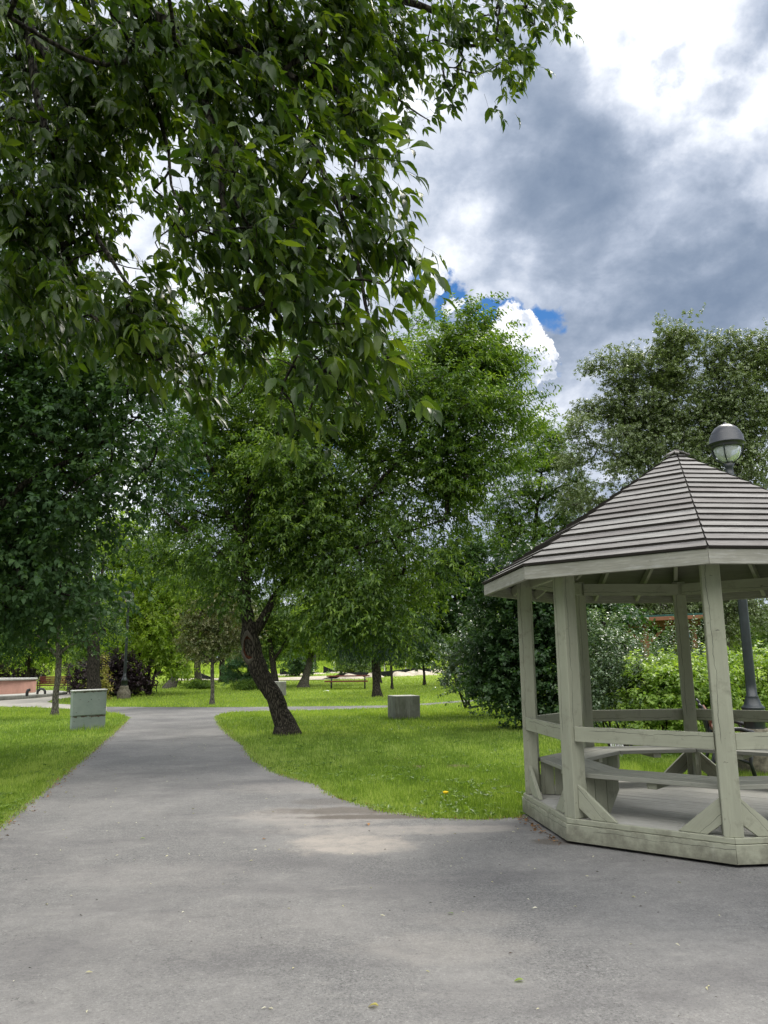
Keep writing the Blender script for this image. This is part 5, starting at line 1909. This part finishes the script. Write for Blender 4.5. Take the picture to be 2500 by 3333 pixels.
# ---- shrubs
def shrub(name, label, rows, Y, mat, K, S, m, L, W, rc, group=None, base=None, stems=5, droop=.4, up=.6, shoot=.3, tpl=LEAF2, flat=1.1, thin=0., rmin=.006, cat='shrub', dyj=.35, shell=.5):
    rows = [(r[0], r[1], r[2], (rng.uniform(-dyj, dyj) + (r[3] if len(r) > 3 else 0.)), (r[4] if len(r) > 4 else r[2])) for r in rows]
    lob = lobes_px(rows, Y, flat)
    A = np.array(lob)
    cx = A[:, 0].mean()
    b = np.array([cx, Y + .1, hgt(Y)]) if base is None else np.array(base, float)
    limbs = []
    for k in range(stems):
        t_ = A[int(k * len(A) / stems)]
        e = t_[:3]
        s0 = b + np.array([rng.uniform(-.25, .25), rng.uniform(-.2, .2), 0])
        limbs.append(([s0, s0 * .5 + e * .5 + np.array([0, 0, -.1]), e], [rmin * 4, rmin * 3, rmin]))
    LS = [catmull(P, R_, .2) for P, R_ in limbs]
    t = thing(name, label, cat, tuple(b), 0, group)
    cl, _ = sample_lobes(lob, K, shell)
    cl[:, 2] = np.maximum(cl[:, 2], hgt(cl[:, 1]) + .12)
    br = grow(LS, cl, rmin, .3)
    link('stems', tubes_mesh('stems', [(P - b, R_) for P, R_ in LS + br], 5), BARK_DK, t)
    crown('foliage', cl - b, A[:, :3].mean(0) - b + np.array([0, 0, -.5]), S, m, rc, L, W, tpl, mat, t, droop, up, .6, shoot, thin=thin)
    return t


shrub('lilac_bush', 'big dark green lilac bush on the lawn left behind the gazebo', [(1060, 1450, 40), (1080, 1410, 40), (1120, 1520, 36), (1150, 1530, 40), (1200, 1530, 45), (1250, 1520, 50), (1100, 1490, 40), (1160, 1470, 60), (1230, 1460, 65), (1110, 1430, 55), (1170, 1400, 70), (1240, 1390, 70), (1140, 1340, 60), (1090, 1370, 50), (1200, 1320, 75), (1260, 1320, 60), (1120, 1280, 55), (1180, 1250, 55), (1060, 1310, 40), (1090, 1250, 35), (1150, 1210, 35), (1290, 1400, 45), (1300, 1470, 40), (1310, 1340, 45)], 20.5, L_LILAC, 460, 11, 9, .115, .085, .26, stems=9, shoot=.32, rmin=.008, base=(3.7, 20.9, 0), shell=.45)
shrub('light_bush', 'loose light green bush with a short trunk at the lawn edge before the lilac', [(970, 1420, 18), (985, 1450, 26), (1000, 1410, 26), (1020, 1380, 28), (1040, 1420, 34), (1010, 1470, 30), (1050, 1470, 34), (1070, 1440, 30), (1085, 1500, 28), (1060, 1510, 20), (1000, 1495, 14), (960, 1440, 12), (1060, 1400, 28), (1040, 1360, 24)], 25.6, L_SILVER, 190, 9, 8, .10, .07, .22, stems=5, thin=.12, base=tuple(ground(1006, 1530)), rmin=.010)
shrub('glossy_shrub', 'tall glossy leaved shrub with pale shiny leaves seen through the gazebo', [(1285, 1400, 36), (1280, 1350, 20), (1310, 1370, 26), (1330, 1400, 34), (1300, 1450, 44), (1350, 1450, 40), (1290, 1500, 36), (1340, 1500, 40), (1385, 1470, 34), (1400, 1500, 28), (1370, 1520, 30), (1270, 1500, 30), (1320, 1340, 10), (1350, 1385, 22), (1380, 1420, 14), (1270, 1540, 26), (1340, 1550, 30), (1400, 1550, 28)], 15.3, L_SILVER, 240, 8, 8, .062, .040, .14, stems=8, shoot=.26, up=.9, droop=.2)
shrub('upright_shrub', 'slender bright leaved shrub rising left of the back gazebo post', [(1435, 1400, 12), (1440, 1430, 20), (1450, 1380, 12), (1455, 1450, 22), (1430, 1460, 20), (1495, 1370, 9), (1500, 1400, 14), (1490, 1430, 18), (1500, 1460, 20), (1475, 1450, 16), (1520, 1440, 14)], 17.2, L_SILVER, 90, 7, 8, .07, .04, .13, stems=6, up=1.2, droop=.1, shoot=.35)
for i_, (x0, x1, lab) in enumerate(((1385, 1460, 'lime green hydrangea bush right of the glossy shrub behind the gazebo'), (1455, 1560, 'lime green hydrangea bush between the back gazebo post and the front post'), (1560, 1690, 'lime green hydrangea bush around the black lamp post'))):
    rows = []
    for x in range(x0, x1, 24):
        rows += [(x, 1440 + (20 if i_ == 0 else 0) + rng.uniform(-6, 8), 24), (x + 10, 1480, 30), (x, 1520, 30), (x + 12, 1560, 26)]
    shrub('hydrangea_bush', lab, rows, 14.6 + .2 * i_, L_HYDR, 95, 8, 8, .085, .055, .14, 'lime green bushes behind the gazebo', stems=6, up=.6, droop=.5, shoot=.2)

PUR = 'dark purple leaved shrubs on the left'
g = ground(20, 1478)
shrub('purple_shrub', 'low dark purple shrub behind the pink basin', [(-60, 1450, 30), (-20, 1445, 30), (20, 1450, 28), (60, 1452, 24), (40, 1465, 20), (90, 1462, 16), (0, 1468, 24), (70, 1470, 18)], g[1] + 1, L_PURPLE, 120, 8, 8, .17, .10, .35, PUR, rmin=.015)
g = ground(180, 1500)
shrub('purple_shrub', 'dark purple shrub between the bench and the thick trunk', [(165, 1450, 14), (180, 1460, 20), (170, 1485, 16), (190, 1490, 20), (200, 1450, 16), (160, 1470, 12)], g[1], L_PURPLE, 70, 8, 8, .14, .085, .28, PUR, rmin=.012)
g = ground(240, 1510)
shrub('purple_shrub', 'largest dark purple shrub, right of the thick trunk behind the lamp post', [(235, 1445, 26), (265, 1440, 28), (240, 1475, 28), (270, 1475, 28), (295, 1465, 22), (230, 1495, 18), (260, 1497, 20), (250, 1425, 18), (300, 1445, 18), (290, 1490, 14)], g[1] + 2.5, L_PURPLE, 150, 8, 8, .15, .09, .32, PUR, rmin=.012)
g = ground(215, 1512)
shrub('yellow_sapling', 'thin sapling with yellow and peach leaves against the thick trunk', [(216, 1425, 7), (218, 1440, 7), (216, 1460, 6), (217, 1480, 7), (222, 1495, 8), (226, 1505, 6)], g[1], L_YELLOW, 24, 5, 6, .16, .09, .16, None, stems=3, cat='sapling')
FS = 'small far bushes on the sunlit lawn'
for (x, y, r, lab) in ((643, 1437, 26, 'round dark green bush far behind the leaning trunk'), (765, 1440, 24, 'feathery green bush above the picnic table'), (790, 1436, 16, 'small grey green bush left of the conifer trunk'), (880, 1432, 16, 'far bush between sapling and young maple'), (1250, 1430, 20, 'far bush left of the back gazebo corner')):
    g = ground(x, y + r * .75 + 4)
    shrub('far_bush', lab, [(x - r * .5, y, r * .5), (x + r * .5, y, r * .5), (x, y - r * .25, r * .55), (x, y + r * .3, r * .6)], g[1], L_MID if x != 643 else L_DARK, 50, 7, 8, .28, .12, .5, FS, rmin=.02)
# tufts round the feet of two far trees
for (x, y, r, lab) in ((430, 1488, 15, 'grass tuft round the foot of the upright grey trunk'), (537, 1491, 17, 'grass tuft round the foot of the low feathery conifer')):
    g = ground(x, y)
    shrub('weed_tuft', lab, [(x - r * .6, y - 2, r * .5, 0, 6), (x + r * .6, y - 2, r * .5, 0, 6), (x, y - 3, r * .6, 0, 8)], g[1], L_MID, 40, 7, 8, .22, .03, .22, 'weedy tufts at tree feet', rmin=.006, cat='plant', up=1.)

# ---- belt of trees along the far edge of the park
BELT = 'trees along the far edge of the park'
protos = []


def belt_proto(h_, wd, mat, label, seed):
    lob = []
    r2 = np.random.default_rng(seed)
    for k in range(16):
        a = r2.uniform(0, 2 * PI)
        z = h_ * (.25 + .65 * (k / 15))
        rr = wd * (1 - .65 * (k / 15) ** 1.5) * r2.uniform(.2, .62)
        q = wd * r2.uniform(.3, .5)
        lob.append((rr * math.cos(a), rr * math.sin(a), z, q, q, q * .8))
    trunk = ([np.array([0, 0, 0.]), np.array([.1, 0, h_ * .3]), np.array([-.1, .1, h_ * .6]), np.array([0, 0, h_ * .9])], [.28, .2, .14, .04])
    return tree('belt_tree', label, 'tree', [trunk], lob, K=120, S=9, m=8, rc=.55, L=.42, W=.20, mat=mat, bark=BARK, rmin=.03, droop=.5, up=.4, shoot=.7, group=BELT, sides=6, step=1.)


bp = [belt_proto(9, 3.4, L_MID, '', 1), belt_proto(11, 3.8, L_ELDER, '', 2), belt_proto(8, 3.2, L_LITE, '', 3), belt_proto(12, 3.0, L_DARK, '', 4)]
kinds = ['mid green', 'deep green', 'bright yellow green', 'dark narrow']
rows_b = []
used = set()
xs = np.linspace(-300, 2000, 44)
r3 = np.random.default_rng(11)
for i, x in enumerate(xs):
    Y = r3.uniform(105, 150)
    if i % 3 == 0:
        Y = r3.uniform(78, 100) if (x < 380) else Y
    rows_b.append((x + r3.uniform(-18, 18), Y))
lmarks = [(-400, 60, 'beyond the left edge lawn'), (60, 200, 'far behind the pink basin'), (200, 340, 'far behind the purple shrubs'), (340, 460, 'far behind the slanting grey trunk'), (460, 600, 'far behind the bronze tinged tree'), (600, 730, 'far behind the slanting pale trunk'), (730, 850, 'far behind the picnic table'), (850, 980, 'far behind the young maple'), (980, 1260, 'far behind the lilac bush'), (1260, 1420, 'far behind the pavilion'), (1420, 1560, 'far behind the front gazebo post'), (1560, 2300, 'far behind the lamp post')]
for i, (x, Y) in enumerate(rows_b):
    k = int(r3.integers(0, 4))
    if Y < 100 and k == 3:
        k = 0
    place = [l for a, b, l in lmarks if a <= x < b]
    lab = kinds[k] + ' belt tree ' + (place[0] if place else 'at the edge')
    if k not in used:
        o = bp[k]
        used.add(k)
        o['label'] = lab
    else:
        o = copy_tree(bp[k], None, lab, BELT)
    p = sight(x, 1450, Y)
    o.location = (p[0], Y, hgt(Y) - .1)
    s_ = r3.uniform(.75, 1.15)
    o.scale = (s_, s_, s_ * r3.uniform(.9, 1.15))
    o.rotation_euler[2] = r3.uniform(0, 6.28)

# continuous undergrowth and distant wood closing the far side
def far_wood():
    N = 5200
    X = rng.uniform(-190, 190, N)
    Y = rng.uniform(152, 172, N) + 6 * np.sin(X * .07)
    top = 5.0 + 2.2 * np.sin(X * .11 + 1) + 1.6 * np.sin(X * .31) + rng.normal(0, .5, N)
    Z = hgt(Y) + rng.uniform(0, 1, N) ** .8 * np.maximum(top, 2.)
    cl = np.stack([X, Y, Z], 1)
    me_n = len(cl)
    o = crown('far_wood', cl, np.array([0, 260., -10.]), 6, 5, .9, .75, .42, LEAF2, L_MID, None, .4, .4, .3, .8)
    tag(o, 'hazy mass of undergrowth and wood closing the far side of the park', None, None, 'stuff')


far_wood()

# mid-distance fill behind the left and centre
MIDG = 'lit trees in the middle distance'
for (x, yb, rows, mat, lab) in (
    (60, 1478, [(60, 1400, 40), (20, 1380, 45), (110, 1385, 45), (60, 1340, 50), (0, 1330, 50), (120, 1330, 50), (60, 1280, 50), (150, 1270, 50)], L_LITE, 'yellow green tree behind the low purple shrub'),
    (265, 1482, [(250, 1385, 30), (290, 1370, 35), (240, 1330, 40), (290, 1310, 40), (250, 1270, 40), (300, 1250, 40), (270, 1200, 40), (230, 1200, 35), (260, 1150, 26)], L_LITE, 'yellow green tree above the largest purple shrub'),
    (480, 1474, [(470, 1350, 40), (420, 1310, 40), (520, 1310, 40), (470, 1270, 45), (430, 1220, 40), (500, 1230, 40), (390, 1260, 35), (360, 1230, 30)], L_MID, 'green tree above and behind the bronze tinged tree'),
    (817, 1476, [(730, 1340, 50), (680, 1310, 45), (790, 1320, 50), (740, 1270, 50), (830, 1290, 40), (650, 1360, 30), (700, 1390, 22), (770, 1375, 26)], L_ELDER, 'green tree rising behind the picnic table'),
    (1330, 1475, [(1300, 1310, 45), (1350, 1300, 45), (1400, 1310, 40), (1280, 1350, 35), (1330, 1350, 40), (1440, 1340, 36), (1290, 1260, 40), (1370, 1260, 45)], L_POPLAR, 'olive green tree over the timber pavilion'),
):
    small_tree(x, yb, lab, [(x, yb, 12), (x, (yb + rows[0][1]) / 2, 11), (x, rows[0][1], 8), (x, rows[-1][1], 4)], rows, mat, BARK, K=130, S=9, m=8, L=.26, W=.13, rmin=.02, group=MIDG, name='midground_tree')
# ------------------------------------------------------------------ grass
ASPH_P = np.array(asph_poly)
PLZ_P = np.array(plaza_poly)
OCT = np.array([gcorner(i, 1.93) for i in range(1, 9)])


def free(Q):
    k = ~inside(Q, ASPH_P) & ~inside(Q, PLZ_P) & ~inside(Q, OCT) & ~inside(Q, np.array(gravel_poly))
    for (x, y, r_) in BARE:
        p = ground(x, y)
        dd = np.hypot(Q[:, 0] - p[0], Q[:, 1] - p[1]) + rng.normal(0, .05, len(Q))
        k &= (dd > r_ * .8) | (rng.uniform(0, 1, len(Q)) < .12)
    k &= ~((Q[:, 0] > GC[0]) & (Q[:, 1] < 8.4) & (Q[:, 0] < 14))
    return k


_lt = ground(617, 1587)
TUFTS = [(_lt[0], _lt[1], .45), (.55, 25., .62), (-8.0, 21.7, .62), (-11.72, 28.3, .35), (1.3, 9.3, .35), (5.53, 12.1, .5), (3.5, 12.6, .9)]


def patchy(Q, sc, seed):
    r2 = np.random.default_rng(seed)
    v = np.zeros(len(Q))
    for k in range(7):
        f = sc * 1.7 ** (k / 2)
        a = r2.uniform(0, 2 * PI)
        v += np.sin((Q[:, 0] * math.cos(a) + Q[:, 1] * math.sin(a)) * f + r2.uniform(0, 6)) / (1 + k * .3)
    return v / 3.


def grass(name, N, y0, y1, kx, h_, w_, mat, label, lean=.45, seed=5, cond=None, xc=0.):
    iy = rng.uniform(1 / y1, 1 / y0, N)
    Y = 1 / iy
    X = rng.uniform(-kx, kx, N) * Y + xc
    Q = np.stack([X, Y], 1)
    k = free(Q)
    if cond is not None:
        k &= cond(Q)
    Q = Q[k]
    n = len(Q)
    pos = np.stack([Q[:, 0], Q[:, 1], hgt(Q[:, 1]) - .004], 1)
    pt = patchy(Q, 1.1, seed)
    pt2_ = patchy(Q, 5., seed + 1)
    a = rng.uniform(0, 2 * PI, n)
    ln = rng.uniform(.1, 1., n) * lean
    d = np.stack([np.cos(a) * ln, np.sin(a) * ln, np.ones(n)], 1)
    nrm = np.stack([np.cos(a + rng.normal(0, .8, n)), np.sin(a + rng.normal(0, .8, n)), np.full(n, .35)], 1)
    sc = (Q[:, 1] / y0) ** .45
    L = h_ * rng.uniform(.5, 1.25, n) * (1 + .28 * pt2_) * np.minimum(sc, 1.6)
    for (tx, ty, tr_) in TUFTS:
        L = L * (1 + 1.3 * np.exp(-((Q[:, 0] - tx) ** 2 + (Q[:, 1] - ty) ** 2) / tr_ ** 2) * rng.uniform(.2, 1., n))
    W = w_ * rng.uniform(.6, 1.3, n) * (Q[:, 1] / y0) ** .8
    rnd = np.clip(.40 + .24 * pt + .22 * pt2_ + rng.normal(0, .27, n), 0, 1)
    me = leaf_mesh(name, pos, d, nrm, L, W, BLADE, rnd)
    o = link(name, me, mat)
    return tag(o, label, None, None, 'stuff')


grass('lawn_grass', 620000, 8.2, 27.5, .66, .052, .0060, L_GRASS, 'short green lawn grass on both sides of the asphalt path')
grass('lawn_grass', 130000, 2.6, 8.2, 1.9, .05, .0035, L_GRASS, 'short green lawn grass at the near left edge of the asphalt', cond=lambda Q: Q[:, 0] < 0)
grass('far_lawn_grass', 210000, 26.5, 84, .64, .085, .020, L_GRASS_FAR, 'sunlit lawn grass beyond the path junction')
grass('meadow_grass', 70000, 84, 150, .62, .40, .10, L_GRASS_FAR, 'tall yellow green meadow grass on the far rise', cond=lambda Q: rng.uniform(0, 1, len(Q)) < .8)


def edge_tufts():
    """coarser blades leaning over the asphalt edge"""
    P = []
    for e in ([ext] + left_edge, right_edge):
        e = np.array(e)
        for a, b in zip(e[:-1], e[1:]):
            L = np.linalg.norm(b - a)
            n = int(L * 420 / (1 + max(0, a[1] - 14) * .12))
            t = rng.uniform(0, 1, n)[:, None]
            P.append(a + (b - a) * t + rng.normal(0, .045, (n, 2)))
    P = np.concatenate(P)
    P = P[(P[:, 1] > 2) & (P[:, 1] < 27)]
    P = P[~inside(P, OCT)]
    # only on the lawn side or within 3 cm of it
    n = len(P)
    a = rng.uniform(0, 2 * PI, n)
    ln = rng.uniform(.3, 1.1, n)
    d = np.stack([np.cos(a) * ln, np.sin(a) * ln, np.ones(n) * .8], 1)
    nrm = np.stack([np.cos(a), np.sin(a), np.full(n, .5)], 1)
    me = leaf_mesh('edge_grass', np.stack([P[:, 0], P[:, 1], np.zeros(n)], 1), d, nrm, rng.uniform(.03, .085, n), rng.uniform(.005, .010, n) * (P[:, 1] / 9) ** .6, BLADE, np.clip(rng.normal(.5, .2, n), 0, 1))
    tag(link('edge_grass', me, L_GRASS), 'ragged grass leaning over the edges of the asphalt', None, None, 'stuff')


edge_tufts()


def weeds():
    """small broad leaved weeds and clover scattered through the lawns"""
    N = 5200
    Y = 1 / rng.uniform(1 / 27, 1 / 8.5, N)
    X = rng.uniform(-.62, .62, N) * Y
    Q = np.stack([X, Y], 1)
    k = free(Q) & (patchy(Q, 1.6, 21) > -.1)
    Q = Q[k]
    n = len(Q)
    m = 5
    a = rng.uniform(0, 2 * PI, (n, 1)) + np.arange(m) * 1.256 + rng.normal(0, .2, (n, m))
    d = np.stack([np.cos(a), np.sin(a), np.full((n, m), .55)], -1).reshape(-1, 3)
    p = np.repeat(np.stack([Q[:, 0], Q[:, 1], np.full(n, .015)], 1), m, 0) + rng.normal(0, .012, (n * m, 3)) * (1, 1, .3)
    L = np.repeat(rng.uniform(.03, .09, n), m) * rng.uniform(.7, 1.2, n * m)
    me = leaf_mesh('lawn_weeds', p, d, np.tile(np.array([0, 0, 1.]), (n * m, 1)) + rng.normal(0, .3, (n * m, 3)), L, L * .42, LEAF2, rng.uniform(.35, 1, n * m))
    tag(link('lawn_weeds', me, L_MID), 'broad leaved weeds and clover scattered through the lawns', None, None, 'stuff')


weeds()


def soil_strip(name, edge, w_):
    e = np.array(edge)
    d = unit(np.gradient(e, axis=0))
    nn = np.stack([-d[:, 1], d[:, 0]], 1)
    V = []
    for i in range(len(e)):
        for s in (-1, 1):
            q = e[i] + nn[i] * w_ * s * random.uniform(.6, 1.3)
            V.append((q[0], q[1], hgt(q[1]) + .003))
    F = [(2 * i, 2 * i + 1, 2 * i + 3, 2 * i + 2) for i in range(len(e) - 1)]
    me = bpy.data.meshes.new(name)
    me.from_pydata(V, [], F)
    link(name, me, SOIL)['kind'] = 'structure'


soil_strip('soil_edge', smooth_poly([left_edge[0]] and [ext] + left_edge[:8], .0, .4), .10)
soil_strip('soil_edge', smooth_poly(right_edge[8:], .0, .4), .09)


def litter():
    """fallen leaflets and crumbs"""
    cl = []
    e = np.array([ext] + left_edge[:6])
    for a, b, dens, sg in [(e[i], e[i + 1], 55, .07) for i in range(len(e) - 1)]:
        n = int(np.linalg.norm(b - a) * dens)
        t = rng.uniform(0, 1, n)[:, None]
        cl.append(a + (b - a) * t + rng.normal(0, sg, (n, 2)) + (.05, 0))
    e = np.array(right_edge[9:])
    for a, b in zip(e[:-1], e[1:]):
        n = int(np.linalg.norm(b - a) * 30)
        t = rng.uniform(0, 1, n)[:, None]
        cl.append(a + (b - a) * t + rng.normal(0, .06, (n, 2)))
    c1 = gcorner(1, 1.95)
    c2 = gcorner(2, 1.95)
    t = rng.uniform(0, 1, 160)[:, None] ** 1.6
    cl.append(c1 + (c2 - c1) * t + np.abs(rng.normal(0, .05, (160, 2))) * (-1, -.6))
    Q = np.concatenate(cl)
    n = len(Q)
    a = rng.uniform(0, 2 * PI, n)
    d = np.stack([np.cos(a), np.sin(a), rng.normal(.1, .2, n)], 1)
    L = rng.uniform(.015, .045, n)
    me = leaf_mesh('leaf_litter', np.stack([Q[:, 0], Q[:, 1], np.full(n, .014)], 1), d, rng.normal(0, .4, (n, 3)) + (0, 0, 1), L, L * .5, LEAF2, rng.uniform(0, 1, n))
    tag(link('leaf_litter', me, LITTER), 'dry brown leaf litter along the asphalt edges', None, None, 'stuff')
    # pale winged seeds and leaflets strewn on the asphalt
    N = 520
    X, Y = rng.uniform(-5.5, 5.5, N), rng.uniform(2.2, 20, N) ** 1.
    Q = np.stack([X, Y], 1)
    Q = Q[inside(Q, ASPH_P) & ~inside(Q, OCT)]
    n = len(Q)
    a = rng.uniform(0, 2 * PI, n)
    d = np.stack([np.cos(a), np.sin(a), rng.normal(.05, .1, n)], 1)
    L = rng.uniform(.014, .042, n)
    me = leaf_mesh('fallen_seeds', np.stack([Q[:, 0], Q[:, 1], np.full(n, .012)], 1), d, rng.normal(0, .3, (n, 3)) + (0, 0, 1), L, L * .32, LEAF2, rng.uniform(0, 1, n))
    tag(link('fallen_seeds', me, SEEDM), 'pale winged seeds and tiny leaflets strewn on the asphalt', None, None, 'stuff')
    N = 420
    Q = np.stack([rng.uniform(-5.5, 5.5, N), rng.uniform(2.2, 16, N)], 1)
    Q = Q[inside(Q, ASPH_P) & ~inside(Q, OCT)]
    n = len(Q)
    a = rng.uniform(0, 2 * PI, n)
    d = np.stack([np.cos(a), np.sin(a), np.zeros(n)], 1)
    L = rng.uniform(.008, .03, n)
    me = leaf_mesh('twig_crumbs', np.stack([Q[:, 0], Q[:, 1], np.full(n, .013)], 1), d, rng.normal(0, .3, (n, 3)) + (0, 0, 1), L, L * .25, LEAF2, rng.uniform(0, 1, n))
    tag(link('twig_crumbs', me, CRUMB), 'dark bits of bark and twig on the asphalt', None, None, 'stuff')


SEEDM = leaf_mat('pale_seed', ((.38, .36, .20), (.50, .46, .30), (.58, .55, .45)), .1)
CRUMB = leaf_mat('dark_crumb', ((.03, .025, .02), (.05, .035, .025), (.09, .05, .03)), .05)
litter()


# a few larger fallen leaves one can point to
def fallen(x, y, L, cols, label, curl=1.):
    g_ = ground(x, y)
    r2 = random.Random(int(x))
    a = r2.uniform(0, 6.28)
    me = leaf_mesh('fallen_leaf', np.array([[0, 0, 0.]]), np.array([[math.cos(a), math.sin(a), .06]]), np.array([[.25, .1, 1.]]), np.array([L]), np.array([L * .55]), LEAF_NEAR, np.array([.6]), np.array([curl]))
    o = link('fallen_leaf', me, cols)
    o.location = (g_[0], g_[1], .014)
    tag(o, label, 'leaf', 'larger leaves fallen on the asphalt')


fallen(1132, 2136, .055, L_LITE, 'yellow green fallen leaf on the lower asphalt, right of the middle')
fallen(818, 2198, .055, L_YELLOW, 'tan curled leaf at the bottom edge of the asphalt', 2.)
fallen(793, 1784, .075, LITTER, 'brown fallen leaf beside the pale dust patch', 2.)
fallen(980, 1981, .045, L_MID, 'small green fallen leaf on the asphalt before the gazebo')
fallen(567, 1818, .05, LITTER, 'small dark leaf on the asphalt left of the pale dust patch')
fallen(303, 1817, .05, L_LITE, 'small yellow green leaf on the left side of the asphalt')
fallen(1022, 1727, .0, L_YELLOW, '') if False else None

# dandelion on the right lawn
g_ = ground(963, 1730)
fl = thing('dandelion', 'single yellow dandelion in the lawn left of the gazebo', 'flower', tuple(g_))
m = MB()
m.tube([(0, 0, 0), (.005, 0, .05), (.0, 0, .085)], .003, 5)
m.build('stem', L_MID, fl)
m = MB()
m.lathe([(0, .080), (.02, .084), (.036, .098), (.030, .110), (0, .114)], n=14)
YEL = flat_mat('dandelion_yellow', (.80, .55, .02), .7, 0, .1, .15, 60)
m.build('bloom', YEL, fl)
# soft tan growth on the trunk behind the lamp post
